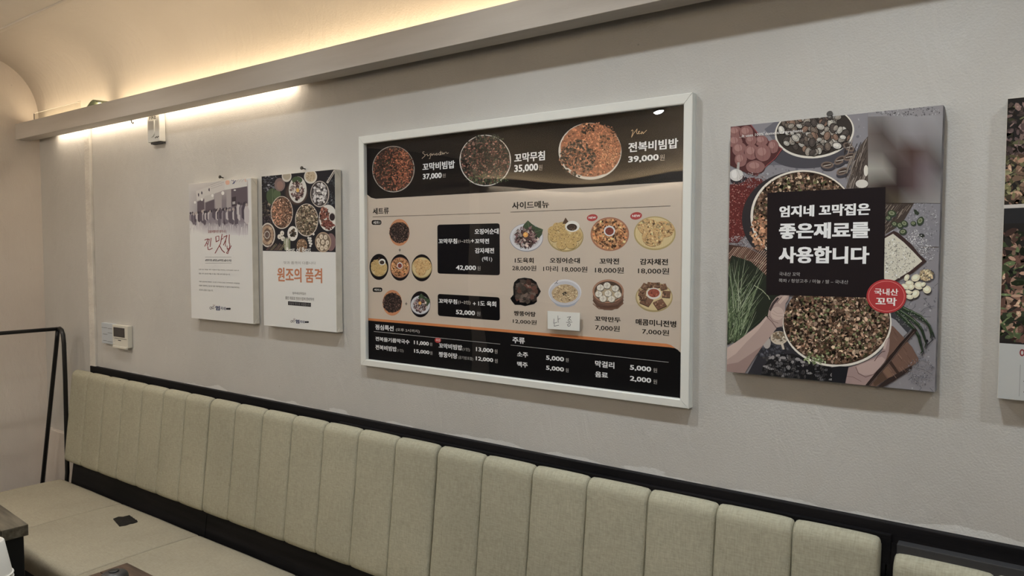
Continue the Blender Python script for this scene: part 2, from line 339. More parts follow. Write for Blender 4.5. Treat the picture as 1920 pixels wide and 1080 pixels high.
for i in range(4):
    x0, x1 = PR_L[i], PR_R[i]
    e = empty('backrest_cushion', ((x0 + x1) / 2, -0.09, 0.487), blabels[i], 'backrest cushion', 'channel-tufted backrest pads along the bench')
    dz = -0.026 if i == 3 else 0.0
    prof = front_profile(dz); n = len(prof)
    # inward direction for groove depth
    for c in range(7):
        a0 = x0 + (x1 - x0) * c / 7; a1 = x0 + (x1 - x0) * (c + 1) / 7; wd = a1 - a0
        xs = [(0.0, 1.0), (0.006, 0.60), (0.02, 0.30), (0.05, 0.12), (0.16, 0.025), (0.35, 0), (0.65, 0), (0.84, 0.025), (0.95, 0.12), (0.98, 0.30), (0.994, 0.60), (1.0, 1.0)]
        bm = bmesh.new(); rows = []
        deep = 0.015
        for u, dpt in xs:
            row = []
            for k, (y, z) in enumerate(prof):
                q = 0 if k < 2 or k >= n - 1 else dpt
                p0 = prof[max(k - 1, 0)]; p1 = prof[min(k + 1, n - 1)]
                tx, tz = p1[0] - p0[0], p1[1] - p0[1]; L = math.hypot(tx, tz) or 1
                ny, nz = -tz / L, tx / L        # inward normal (y,z)
                if ny * (-1) + nz * 0 > 0 and k > 8: ny, nz = -ny, -nz
                cy_, cz_ = -0.06 - (0.945 + dz - z) * 0.10 + 0.02, z
                iy = (cy_ - y); iz = (0.72 + dz - z) * 0.12; Li = math.hypot(iy, iz) or 1
                wob = 0.0006 * math.sin(z * 37 + c * 2.1 + i) 
                row.append(bm.verts.new((a0 + wd * u + wob, y + iy / Li * deep * q, z + iz / Li * deep * q)))
            rows.append(row)
        for A, B in zip(rows, rows[1:]):
            for k in range(n): bm.faces.new((A[k], B[k], B[(k + 1) % n], A[(k + 1) % n]))
        bm.faces.new(rows[0]); bm.faces.new(rows[-1][::-1])
        link('channel', done(bm), M['fabric'], e, True)

SE = [-4.015, -3.40, -2.765, -2.14, -1.51, -0.88, -0.25, 0.38, 1.0]
slabels = ['beige bench seat cushion at the far left end in front of the black rack',
           'beige bench seat cushion with the black tape patch on it',
           'beige bench seat cushion behind the dark table corner with the round puck',
           'beige bench seat cushion next right of the one behind the dark table corner']
def seat_cushion(x0, x1, label):
    e = empty('seat_cushion', ((x0 + x1) / 2, -0.35, 0.30), label, 'seat cushion', 'flat seat cushions on the bench')
    bm = bmesh.new(); yb, yf, zt, zb = -0.108, -0.600, 0.392, 0.302
    prof = [(yb, zb), (yb, zt - 0.02), (yb - 0.006, zt - 0.006), (yb - 0.02, zt - 0.001)]
    for k in range(1, 8): 
        t = k / 8; prof.append((yb - 0.02 + (yf + 0.03 - yb + 0.02) * t, zt + 0.004 * math.sin(math.pi * t)))
    for k in range(0, 6):
        t = k / 5 * math.pi / 2; prof.append((yf + 0.028 - 0.028 * math.sin(t), zt - 0.030 + 0.030 * math.cos(t)))
    prof += [(yf + 0.001, zb + 0.012), (yf + 0.008, zb)]
    n = len(prof); rows = []
    for u, q in [(0, 1), (0.003, 0.45), (0.008, 0.12), (0.04, 0.03), (0.2, 0), (0.5, -0.2), (0.8, 0), (0.96, 0.03), (0.992, 0.12), (0.997, 0.45), (1, 1)]:
        row = []
        for k, (y, z) in enumerate(prof):
            top = z > zt - 0.02; row.append(bm.verts.new((x0 + (x1 - x0) * u, y + (0.004 * q if y < -0.58 else 0), z - (0.006 * q if top else 0))))
        rows.append(row)
    for A, B in zip(rows, rows[1:]):
        for k in range(n): bm.faces.new((A[k], B[k], B[(k + 1) % n], A[(k + 1) % n]))
    bm.faces.new(rows[0]); bm.faces.new(rows[-1][::-1])
    link('cushion_pad', done(bm), M['seat'], e, True)
for i in range(4): seat_cushion(SE[i] + 0.0022, SE[i + 1] - 0.0022, slabels[i])

# black tape patch on the second seat cushion
def onz(px, py, z):
    d = fw + rt * ((px - 960) / F) - up * ((py - 540) / F); t = (z - CZ) / d.z
    return (CX + d.x * t, CY + d.y * t)
zt = 0.3975
pp = [(212, 973), (222, 969), (231, 969), (243, 966), (246, 969), (248, 969), (250, 972), (252, 972), (254, 975), (256, 974.5), (258, 978), (250, 981), (244, 982), (236, 985), (224, 987), (218, 980)]
bm = bmesh.new(); lo = []; hi = []
for q in pp:
    x, y = onz(q[0], q[1], zt); lo.append(bm.verts.new((x, y, zt - 0.004))); hi.append(bm.verts.new((x, y, zt + 0.001)))
bm.faces.new(hi); bm.faces.new(lo[::-1])
for k in range(len(pp)): bm.faces.new((lo[k], lo[(k + 1) % len(pp)], hi[(k + 1) % len(pp)], hi[k]))
tag(link('tape_patch', done(bm), M['patch']), 'small black tape patch with a torn edge on the second seat cushion', 'tape')

# ------------------------------------------------------------------ black rack at the end of the bench
rack = empty('clothes_rack', (-4.08, -0.5, 0), 'thin black metal rack with A-shaped legs standing beside the bench end', 'rack')
def leg_pts(y, kind):
    if kind == 'slant': return [(-4.062, y, 1.150), (-4.075, y, 1.10), (-4.30, y, 0.326), (-4.395, y, 0.0)]
    return [(-4.056, y, 1.150), (-4.040, y, 1.155), (-4.020, y, 1.148), (-4.005, y, 1.125), (-3.998, y, 1.08), (-3.995, y, 0.9), (-4.003, y, 0.42), (-4.028, y, 0.30), (-4.03, y, 0.0)]
bm = bmesh.new(); tube(bm, [(-4.060, -0.085, 1.152), (-4.060, -0.6, 1.152), (-4.060, -1.10, 1.152)], 0.0095); link('rail', done(bm), M['steel'], rack, True)
for y in (-0.094, -1.085):
    for kind in ('slant', 'bent'):
        bm = bmesh.new(); tube(bm, leg_pts(y, kind), 0.0105); link('leg', done(bm), M['steel'], rack, True)
bm = bmesh.new(); tube(bm, [(-4.302, -0.1, 0.30), (-4.302, -1.085, 0.30)], 0.007); link('crossbar', done(bm), M['steel'], rack, True)

# ------------------------------------------------------------------ tables
def table(name, label, cx, cy, rz, wx, wy, h, top, edge):
    """cx,cy: the visible corner (right/back or left/back); wx signed"""
    e = empty(name, (cx, cy, 0), label, 'table', None, rz)
    x0, x1 = sorted((0, wx)); y0, y1 = -wy, 0
    def lb(nm, a, b, c, d, z0, z1, m, bev=0.002):
        bm = bmesh.new(); bm_box(bm, a, b, c, d, z0, z1, bev); return link(nm, done(bm), m, e, world=False)
    fwid = 0.07
    lb('edge_board', x0, x1, y1 - fwid, y1, h - 0.034, h, edge); lb('edge_board', x0, x1, y0, y0 + fwid, h - 0.034, h, edge)
    lb('edge_board', x0, x0 + fwid, y0 + fwid + 0.0015, y1 - fwid - 0.0015, h - 0.034, h, edge); lb('edge_board', x1 - fwid, x1, y0 + fwid + 0.0015, y1 - fwid - 0.0015, h - 0.034, h, edge)
    n = 4; ww = (y1 - y0 - 2 * fwid - 0.003) / n
    for k in range(n):
        lb('plank', x0 + fwid + 0.0015, x1 - fwid - 0.0015, y0 + fwid + 0.0015 + k * ww, y0 + fwid + 0.0015 + (k + 1) * ww - 0.001, h - 0.032, h - 0.0012, top)
    for lx in (x0 + 0.035, x1 - 0.035):
        for ly in (y0 + 0.035, y1 - 0.035):
            lb('leg', lx - 0.025, lx + 0.025, ly - 0.025, ly + 0.025, 0, h - 0.0345, M['steel'])
    for ly in (y0 + 0.035, y1 - 0.035): lb('apron', x0 + 0.061, x1 - 0.061, ly - 0.012, ly + 0.012, h - 0.075, h - 0.0345, M['steel'])
    return e
t1 = table('dining_table', 'worn wooden table with black legs at the left picture edge, framed plank top', -2.472, -0.837, math.radians(-4), -0.9, 0.62, 0.72, M['wood1'], M['wood1b'])
t2 = table('dining_table', 'dark brown wooden table corner at the bottom edge carrying the round puck', -1.953, -0.797, 0.0, 1.1, 0.60, 0.72, M['wood2'], M['wood2'])
box('power_box', -2.505, -2.485, -0.965, -0.925, 0.60, 0.665, M['ledge'], t1, 0.002)

BX, BY = onz(214, 1085, 0.73)
puck = empty('call_bell', (BX, BY, 0.72), 'dark glossy rounded call button on the dark brown table corner', 'call button')
bm = bmesh.new(); lathe(bm, [(0.030, 0.7205), (0.036, 0.722), (0.038, 0.730), (0.037, 0.737), (0.033, 0.743), (0.026, 0.747), (0.014, 0.7495), (0.003, 0.750)], BX, BY, 40, 0.88, 0.88)
link('body', done(bm), M['puck'], puck, True)
bm = bmesh.new(); lathe(bm, [(0.012, 0.7490), (0.0125, 0.7512), (0.010, 0.7520), (0.002, 0.7522)], BX, BY, 32); link('button', done(bm), M['steel'], puck, True)

# stack of upturned paper cups
cx, cy = onz(-16, 1150, 0.72)
# nearest cup column: each cup a thing of its own, nested
for k in range(10):
    z0 = 0.7205 + 0.0095 * k
    e = empty('paper_cup', (cx, cy, z0), 'white upturned paper cup, top of the nested stack at the bottom left' if k == 9 else 'white paper cup nested inside the bottom-left stack, only its rolled rim showing', 'paper cup', 'upturned paper cups nested in one stack')
    H = 0.082
    bm = bmesh.new(); lathe(bm, [(0.0425, z0 + 0.004), (0.0290, z0 + H - 0.002), (0.0275, z0 + H), (0.0262, z0 + H), (0.0262, z0 + H - 0.005), (0.001, z0 + H - 0.0055)], cx, cy, 48)
    for f in [f for f in bm.faces if len(f.verts) > 8]: bm.faces.remove(f)
    link('body', done(bm), M['paper'], e, True)
    bm = bmesh.new(); seg = 48; rr = 0.0435; rings = []
    for t in range(seg):
        A = t * 2 * math.pi / seg
        rings.append([bm.verts.new((cx + (rr + 0.0022 * math.cos(s * math.pi / 4)) * math.cos(A), cy + (rr + 0.0022 * math.cos(s * math.pi / 4)) * math.sin(A), z0 + 0.0025 + 0.0024 * math.sin(s * math.pi / 4))) for s in range(8)])
    for t in range(seg):
        A, B = rings[t], rings[(t + 1) % seg]
        for s in range(8): bm.faces.new((A[s], A[(s + 1) % 8], B[(s + 1) % 8], B[s]))
    link('rim', done(bm), M['paper'], e, True)

# ------------------------------------------------------------------ printed art: flat shapes in true position on the sheet
_glyph = {}
def glyph_mesh(s, off):
    key = (s, off)
    if key not in _glyph:
        c = bpy.data.curves.new('t', 'FONT'); c.body = s; c.size = 1; c.offset = off; c.resolution_u = 2
        o = bpy.data.objects.new('t', c); C.objects.link(o)
        bpy.context.view_layer.update()
        dg = bpy.context.evaluated_depsgraph_get(); m = bpy.data.meshes.new_from_object(o.evaluated_get(dg))
        V = [(v.co.x, v.co.y) for v in m.vertices]; P = [tuple(p.vertices) for p in m.polygons]
        bpy.data.objects.remove(o); bpy.data.curves.remove(c); bpy.data.meshes.remove(m)
        xs = [v[0] for v in V]; ys = [v[1] for v in V]
        _glyph[key] = (V, P, min(xs), max(xs), min(ys), max(ys))
    return _glyph[key]
GAIN = 1.45
def ink(c, g=None):
    g = g or GAIN
    l = [lin(v) for v in c]; m = sum(l) / 3
    return tuple(min(0.86, max(0.0015, (m + (v - m) * 0.80) * g - 0.005)) for v in l) + (1.0,)
def Z(ox, oy, s): return lambda x, y: (ox + x / s, oy + y / s)
class Art:
    def __init__(self, yp, clip=None, base=0, gain=None):
        self.yp = yp; self.v = []; self.f = []; self.c = []; self.clip = clip; self.n = base; self.z = None; self.gain = gain; self.step = 1
    def frame(self, *a): self.z = Z(*a); return self
    def P(self, x, y):
        px, py = self.z(x, y) if self.z else (x, y)
        return onplane(px, py, self.yp)
    def off(self): self.n += self.step; return self.yp - 1.0e-6 * self.n
    def bump(self, k=25): self.n += k
    def raw(self, pts, cols, y):
        if self.clip:
            x0, x1, z0, z1 = self.clip
            if all(x0 <= p[0] <= x1 and z0 <= p[1] <= z1 for p in pts): pass
            else:
                if isinstance(cols, list): cols = cols[0]
                for ax, lim, sg in ((0, x0, 1), (0, x1, -1), (1, z0, 1), (1, z1, -1)):
                    out = []
                    for i in range(len(pts)):
                        a, b = pts[i - 1], pts[i]; da, db = (a[ax] - lim) * sg, (b[ax] - lim) * sg
                        if (da >= 0) != (db >= 0):
                            t = da / (da - db); out.append((a[0] + (b[0] - a[0]) * t, a[1] + (b[1] - a[1]) * t))
                        if db >= 0: out.append(b)
                    pts = out
                    if len(pts) < 3: return
        i0 = len(self.v); self.v += [(p[0], y, p[1]) for p in pts]
        self.f.append(tuple(range(i0, i0 + len(pts))))
        self.c.append(cols if isinstance(cols, list) else [cols] * len(pts))
    def poly(self, pts, col):
        self.raw([self.P(*p) for p in pts], ink(col, self.gain), self.off())
    def ell(self, cx, cy, rx, ry, col, rot=0, n=36, jit=0):
        c, s = math.cos(rot), math.sin(rot); P = []
        for k in range(n):
            t = k * 2 * math.pi / n; j = 1 + random.uniform(-jit, jit)
            a, b = rx * j * math.cos(t), ry * j * math.sin(t); P.append((cx + a * c - b * s, cy + a * s + b * c))
        self.poly(P, col)
    def line(self, pts, w, col, taper=False):
        col = ink(col, self.gain); y = self.off()
        for i in range(len(pts) - 1):
            (x0, y0), (x1, y1) = pts[i], pts[i + 1]; L = math.hypot(x1 - x0, y1 - y0) or 1
            dx, dy = (x1 - x0) / L, (y1 - y0) / L; h0 = h1 = w / 2
            if taper: h0 = w / 2 * (1 - 0.8 * i / (len(pts) - 1)); h1 = w / 2 * (1 - 0.8 * (i + 1) / (len(pts) - 1))
            e = min(h0, 0.4 * w) * 0.6
            q = [(x0 - dx * e - dy * h0, y0 - dy * e + dx * h0), (x1 + dx * e - dy * h1, y1 + dy * e + dx * h1), (x1 + dx * e + dy * h1, y1 + dy * e - dx * h1), (x0 - dx * e + dy * h0, y0 - dy * e - dx * h0)]
            self.raw([self.P(*p) for p in q], col, y - 1e-7 * i)
    def rrect(self, c4, r, col):
        """c4: TL TR BR BL"""
        out = []
        for i in range(4):
            p = c4[i]; a = c4[i - 1]; b = c4[(i + 1) % 4]
            def mv(p, q): L = math.hypot(q[0] - p[0], q[1] - p[1]); return (p[0] + (q[0] - p[0]) * r / L, p[1] + (q[1] - p[1]) * r / L)
            A, B = mv(p, a), mv(p, b)
            for k in range(5):
                t = k / 4; out.append(((1 - t) ** 2 * A[0] + 2 * t * (1 - t) * p[0] + t * t * B[0], (1 - t) ** 2 * A[1] + 2 * t * (1 - t) * p[1] + t * t * B[1]))
        self.poly(out, col)
    def text(self, s, x0, y0, x1, y1, col, bold=0.0):
        V, Pp, a, b, c, d = glyph_mesh(s, 0.0); X0, Z1 = self.P(x0, y0); X1, Z0 = self.P(x1, y1)
        col = ink(col, self.gain); bold = max(0, bold)
        a -= bold; b += bold; c -= bold * .8; d += bold * .8; k = bold
        for dx, dy in (((-k, -k * .6), (k, -k * .6), (k, k * .6), (-k, k * .6), (0, 0)) if bold else ((0, 0),)):
            y = self.off()
            Q = [(X0 + (x + dx - a) / (b - a) * (X1 - X0), Z0 + (yy + dy - c) / (d - c) * (Z1 - Z0)) for x, yy in V]
            for p in Pp: self.raw([Q[i] for i in p], col, y)
    def flakes(self, cx, cy, rx, ry, n, pal, size, asp=2.0, inside=None, rim=0.97):
        n0 = self.n; self.step = 0.12
        for i_ in range(n):
            if i_ % 40 == 0: self.n = n0
            t = random.uniform(0, 2 * math.pi); q = math.sqrt(random.random()) * rim
            x, y = cx + rx * q * math.cos(t), cy + ry * q * math.sin(t)
            if inside and not inside(x, y): continue
            col = random.choice(pal); k = random.uniform(0.55, 1.18) if size > 12.5 else random.uniform(0.86, 1.1); col = tuple(min(255, v * k) for v in col)
            L = size * random.uniform(0.6, 1.4); W = L / random.uniform(1, asp); A = random.uniform(0, math.pi); ca, sa = math.cos(A), math.sin(A)
            m = random.choice((4, 5, 6)); P = []
            for j in range(m):
                B = j * 2 * math.pi / m; jj = random.uniform(0.7, 1.2); u, v = L / 2 * jj * math.cos(B), W / 2 * jj * math.sin(B)
                P.append((x + u * ca - v * sa, y + u * sa + v * ca))
            self.poly(P, col)
        self.step = 1; self.n = n0 + 6
    def build(self, name, parent, m='print'):
        me = bpy.data.meshes.new(name); me.from_pydata(self.v, [], self.f)
        at = me.color_attributes.new('ink', 'FLOAT_COLOR', 'CORNER')
        flat = [x for cs in self.c for c in cs for x in c]
        at.data.foreach_set('color', flat)
        return link(name, me, M[m], parent)

BROWN = [(60, 42, 34), (45, 34, 28), (120, 78, 58), (150, 105, 82), (95, 62, 46), (35, 30, 26), (170, 130, 105), (70, 74, 48)]
MUCHIM = [(52, 50, 46), (38, 36, 34), (110, 72, 62), (135, 88, 74), (70, 74, 58), (48, 54, 44), (150, 112, 96), (85, 60, 52)]
BIBIM = [(150, 84, 58), (125, 70, 50), (80, 50, 42), (55, 42, 38), (165, 100, 70), (60, 62, 44), (100, 62, 48)]
RICE = [(190, 115, 70), (200, 128, 82), (175, 102, 60), (165, 95, 58), (120, 75, 48)]
DARKF = [(60, 55, 50), (42, 38, 36), (85, 75, 66), (110, 96, 84), (30, 28, 28)]
WH = (222, 216, 206)

# ------------------------------------------------------------------ menu board
MX0, MX1 = -1.8905, -0.7035; MZ0, MZ1 = 1.158, 1.9365
menu = empty('menu_board', ((MX0 + MX1) / 2, 0, MZ0), 'large wall menu board in a white aluminium frame under a glossy clear cover', 'menu board')
fi = [onplane(683, 271, -0.020), onplane(1283.5, 194, -0.020), onplane(1275.5, 752, -0.020), onplane(687, 671, -0.020)]
IX0 = (fi[0][0] + fi[3][0]) / 2; IX1 = (fi[1][0] + fi[2][0]) / 2; IZ1 = (fi[0][1] + fi[1][1]) / 2; IZ0 = (fi[2][1] + fi[3][1]) / 2
fwd = 0.0
def frail(a, b, ai, bi):
    """mitred rail between outer corners a,b and inner corners ai,bi (x,z)"""
    bm = bmesh.new(); g = 0.0004
    def lay(y, t): 
        out = []
        for p, q in ((a, ai), (b, bi)):
            out.append(((p[0] + (q[0] - p[0]) * t[0], y, p[1] + (q[1] - p[1]) * t[0]), (p[0] + (q[0] - p[0]) * t[1], y, p[1] + (q[1] - p[1]) * t[1])))
        return out
    prof = [(0.0, 0.0), (0.0, -0.011), (0.03, -0.012), (0.03, -0.0145), (0.0, -0.0155), (0.0, -0.0225), (0.06, -0.0240), (0.90, -0.0240), (1.0, -0.0225), (1.0, 0.0)]
    ra = [bm.verts.new((a[0] + (ai[0] - a[0]) * t, y, a[1] + (ai[1] - a[1]) * t)) for t, y in prof]
    rb = [bm.verts.new((b[0] + (bi[0] - b[0]) * t, y, b[1] + (bi[1] - b[1]) * t)) for t, y in prof]
    n = len(prof)
    for k in range(n): bm.faces.new((ra[k], rb[k], rb[(k + 1) % n], ra[(k + 1) % n]))
    bm.faces.new(ra); bm.faces.new(rb[::-1])
    # small mitre gap
    d = Vector((b[0] - a[0], 0, b[1] - a[1])).normalized()
    for v in ra: v.co += d * 0.0006
    for v in rb: v.co -= d * 0.0006
    link('frame_rail', done(bm), M['white_alu'], menu)
O4 = [(MX0, MZ1), (MX1, MZ1), (MX1, MZ0), (MX0, MZ0)]; I4 = [(IX0, IZ1), (IX1, IZ1), (IX1, IZ0), (IX0, IZ0)]
for k in range(4): frail(O4[k], O4[(k + 1) % 4], I4[k], I4[(k + 1) % 4])
box('backing_board', MX0 + 0.006, MX1 - 0.006, -0.0085, -0.001, MZ0 + 0.006, MZ1 - 0.006, M['dark'], menu)
YM = -0.0095
clipm = (IX0 - 0.004, IX1 + 0.004, IZ0 - 0.004, IZ1 + 0.004)
BG = Art(YM, clipm)
BG.poly([(660, 150), (1320, 150), (1320, 800), (660, 800)], (176, 162, 146))
BG.frame(660, 160, 2.909)
BG.poly([(30, 100), (1900, 60), (1900, 519), (1795, 526), (130, 619), (105, 613), (85, 598), (74, 578), (66, 560), (60, 500)], (24, 21, 21))
BG.z = None
BG.poly([(670, 594.5), (690, 596.4), (940, 617), (1195, 639.5), (1250, 644.6), (1258, 647), (1264.5, 651.5), (1275, 662), (1295, 670), (1300, 800), (660, 800)], (190, 112, 48))
BG.poly([(670, 599), (690, 600.8), (940, 622.2), (1195, 646), (1256, 651.3), (1266, 653), (1271, 656), (1276, 661), (1300, 680), (1300, 800), (660, 800)], (20, 19, 20))
BG.build('menu_print', menu)
L = Art(YM - 0.0001, clipm)
K = (30, 26, 24)
L.frame(680, 190, 6.353)
L.text('꼬막비빔밥', 712, 738, 1097, 797, WH, 0.03); L.text('37,000', 716, 865, 942, 922, WH, 0.03); L.text('원', 950, 862, 988, 906, (150, 140, 130))
for st in ([(735, 600), (718, 602), (716, 618), (738, 632), (742, 650), (722, 668), (706, 682)], [(740, 640), (770, 628), (772, 650), (790, 645), (800, 630), (815, 622), (808, 650), (802, 680), (790, 682)],
           [(812, 648), (830, 625), (832, 645), (848, 622), (856, 642), (866, 630), (882, 618), (872, 640), (890, 640), (900, 618), (904, 636), (918, 640), (930, 592)],
           [(930, 592), (924, 638), (938, 632), (948, 612), (952, 632), (966, 610), (968, 630), (985, 606), (998, 606)], [(912, 612), (950, 604)], [(998, 606), (1004, 624), (1024, 612)]):
    L.line(st, 4.0, (190, 170, 145))
L.frame(660, 160, 2.909)
L.text('꼬막무침', 885, 372, 1052, 409, WH, 0.03); L.text('35,000', 885, 435, 1015, 470, WH, 0.03); L.text('원', 1018, 434, 1038, 462, (150, 140, 130))
L.frame(980, 190, 6.194)
for st in ([(1262, 345), (1275, 330), (1282, 345), (1272, 385), (1264, 418)], [(1264, 418), (1290, 370), (1330, 320), (1322, 360), (1330, 380), (1350, 362), (1358, 345), (1345, 350), (1345, 378), (1372, 372)],
           [(1380, 350), (1376, 380), (1395, 352), (1398, 378), (1420, 355), (1440, 335)]): L.line(st, 5, (190, 160, 120))
L.text('전복비빔밥', 1228, 480, 1805, 545, WH, 0.03); L.text('39,000', 1226, 640, 1580, 694, WH, 0.03); L.text('원', 1592, 620, 1648, 684, (160, 150, 140))
L.frame(680, 380, 4.5)
L.text('세트류', 85, 46, 222, 95, K, 0.03); L.line([(85, 120), (1160, 87)], 3.5, (60, 45, 38))
for (a, b, c, d, s) in ((76, 147, 158, 187, '세트1'), (84, 716, 166, 754, '세트2')):
    L.rrect([(a, b), (c, b), (c, d), (a, d)], 18, (26, 24, 24)); L.text(s, a + 12, b + 9, c - 10, d - 8, (190, 185, 178), 0.02)
for x, y in ((313, 400), (368, 853)): L.line([(x - 9, y), (x + 9, y)], 4, K); L.line([(x, y - 12), (x, y + 12)], 4, K)
L.rrect([(630, 186), (1156, 174), (1158, 613), (632, 598)], 22, (16, 15, 19)); L.rrect([(633, 769), (1156, 799), (1158, 996), (635, 954)], 22, (16, 15, 17))
L.bump()
L.text('오징어순대', 945, 221, 1148, 265, WH, 0.03); L.text('꼬막무침', 640, 304, 797, 346, WH, 0.03); L.text('(1~2인)', 805, 310, 908, 343, (200, 195, 186)); L.text('+', 915, 308, 940, 336, WH, 0.02)
L.text('꼬막전', 947, 304, 1067, 346, WH, 0.03); L.text('감자채전', 948, 382, 1109, 428, WH, 0.03); L.text('(택1)', 1007, 455, 1093, 500, WH, 0.01)
L.text('42,000', 787, 528, 957, 576, WH, 0.03); L.text('원', 967, 535, 995, 572, (150, 145, 140))
L.text('꼬막무침', 642, 808, 797, 857, WH, 0.03); L.text('(1~2인)', 806, 822, 910, 863, (200, 195, 186)); L.text('+', 930, 838, 955, 866, WH, 0.02)
L.text('1도 육회', 975, 826, 1127, 880, WH, 0.03); L.text('52,000', 787, 903, 948, 957, WH, 0.03); L.text('원', 962, 918, 993, 957, (150, 145, 140))
L.frame(660, 160, 2.909)
L.text('사이드메뉴', 873, 637, 1075, 668, K, 0.03); L.line([(865, 692), (1737, 658)], 2.6, (60, 45, 38))
L.frame(940, 380, 4.154)
for s, a, b, c, d, bo in (('1도육회', 105, 428, 252, 472, .03), ('28,000원', 85, 487, 272, 535, .012), ('오징어순대', 378, 428, 612, 473, .03), ('1마리 18,000원', 327, 493, 670, 545, .012),
    ('꼬막전', 765, 432, 917, 481, .03), ('18,000원', 730, 500, 953, 554, .012), ('감자채전', 1080, 435, 1298, 487, .03), ('18,000원', 1065, 505, 1307, 561, .012),
    ('짱뚱어탕', 97, 841, 268, 890, .03), ('12,000원', 90, 903, 275, 954, .012), ('꼬막만두', 727, 882, 930, 935, .03), ('7,000원', 732, 948, 922, 1008, .012),
    ('매콤미니전병', 1047, 903, 1362, 973, .03), ('7,000원', 1097, 978, 1307, 1040, .012)):
    L.text(s, a, b, c, d, K, bo)
L.frame(690, 595, 7.111)
G = (205, 200, 192)
L.line([(80, 188), (1762, 357)], 5, (170, 168, 164))
for s, a, b, c, d, bo in (('점심특선', 97, 92, 343, 186, .03), ('(오후 2시까지)', 372, 140, 690, 216, .01), ('전복들기름막국수', 100, 255, 555, 360, .03), ('11,000', 613, 308, 812, 386, .03), ('원', 825, 335, 858, 383, 0),
    ('전복비빔밥', 100, 363, 383, 460, .03), ('(1인)', 387, 415, 475, 472, 0), ('15,000', 615, 422, 820, 500, .03), ('원', 828, 450, 860, 500, 0),
    ('꼬막비빔밥', 943, 340, 1257, 442, .03), ('(1인)', 1260, 400, 1358, 460, 0), ('13,000', 1440, 395, 1670, 482, .03), ('원', 1688, 425, 1727, 485, 0),
    ('짱뚱어탕', 943, 455, 1193, 556, .03), ('(공기밥포함)', 1203, 510, 1403, 582, 0), ('12,000', 1438, 520, 1670, 606, .03), ('원', 1690, 552, 1730, 610, 0)):
    L.text(s, a, b, c, d, WH if bo > .02 else (170, 166, 160), bo)
L.frame(940, 610, 5.486)
L.line([(98, 203), (1720, 380)], 4, (170, 168, 164))
for s, a, b, c, d, bo in (('주류', 115, 118, 242, 193, .03), ('소주', 163, 270, 275, 334, .03), ('5,000', 460, 308, 645, 380, .03), ('원', 662, 335, 692, 378, 0), ('맥주', 163, 370, 272, 438, .03),
    ('5,000', 460, 412, 645, 484, .03), ('원', 662, 440, 692, 484, 0), ('막걸리', 965, 360, 1163, 447, .03), ('5,000', 1323, 405, 1542, 486, .03), ('원', 1563, 438, 1602, 487, 0),
    ('음료', 965, 472, 1097, 545, .03), ('2,000', 1323, 518, 1542, 602, .03), ('원', 1563, 555, 1602, 605, 0)):
    L.text(s, a, b, c, d, WH if bo > .02 else (170, 166, 160), bo)
L.build('lettering', menu)

def pic(fr, fn, name='dish_picture'):
    A = Art(YM - 0.0001, clipm); A.frame(*fr); fn(A); return A.build(name, menu)
def bowl(A, cx, cy, rx, ry, rimcol, pal, n, size, base=(50, 38, 32), inside=None, rimw=0.965, asp=2.2):
    A.ell(cx, cy, rx, ry, rimcol, n=48); A.ell(cx, cy - ry * 0.01, rx * rimw, ry * rimw, base, n=48, jit=0.01)
    A.flakes(cx, cy - ry * 0.01, rx * rimw, ry * rimw, n, pal, size, asp, inside, 0.985)
def h1(A):
    bowl(A, 366, 808, 252, 276, (150, 142, 132), BIBIM, 900, 26)
    A.flakes(460, 800, 130, 230, 330, [(165, 92, 58), (150, 82, 54), (175, 105, 68)], 20)
    A.flakes(290, 860, 140, 170, 150, [(60, 46, 40), (48, 40, 34)], 22)
pic((680, 190, 6.353), h1)
pic((680, 190, 6.353), lambda A: (bowl(A, 1460, 705, 307, 306, (185, 180, 172), MUCHIM, 1400, 26, (40, 36, 32)), A.flakes(1480, 930, 260, 60, 90, [(85, 95, 62), (60, 68, 48)], 24), A.flakes(1500, 440, 180, 50, 70, [(80, 86, 66), (50, 52, 46)], 24)))
def h3(A):
    A.ell(782, 580, 366, 330, (185, 178, 166), n=48); A.ell(790, 566, 352, 314, (150, 92, 58), n=48, jit=0.015)
    A.flakes(790, 560, 350, 310, 700, RICE, 30); A.flakes(900, 480, 220, 240, 500, RICE[:3], 16)
    A.flakes(640, 660, 210, 220, 380, [(90, 72, 58), (70, 62, 52), (150, 102, 74), (60, 56, 48), (175, 120, 88)], 34)
    A.flakes(760, 320, 90, 60, 26, [(60, 50, 40)], 30); A.flakes(985, 480, 110, 120, 22, [(80, 60, 44)], 30)
    A.flakes(1010, 620, 110, 120, 200, [(205, 140, 92), (195, 128, 80)], 14)
pic((980, 190, 6.194), h3)
Z8 = (680, 380, 4.5)
SMALL = [(56, 44, 40), (40, 34, 32), (90, 66, 58), (112, 84, 74), (66, 54, 48)]
pic(Z8, lambda A: (A.ell(310, 251, 85, 113, (178, 116, 72), n=48), A.ell(310, 252, 84, 88, (44, 36, 34), jit=.04), A.flakes(310, 252, 86, 90, 420, SMALL, 13, 3)))
pic(Z8, lambda A: (A.ell(250, 845, 82, 108, (178, 116, 72), n=48), A.ell(250, 845, 80, 84, (44, 36, 34), jit=.04), A.flakes(250, 845, 82, 86, 420, SMALL, 13, 3)))
PAN = [(175, 140, 84), (160, 122, 70), (190, 156, 100), (140, 104, 58)]
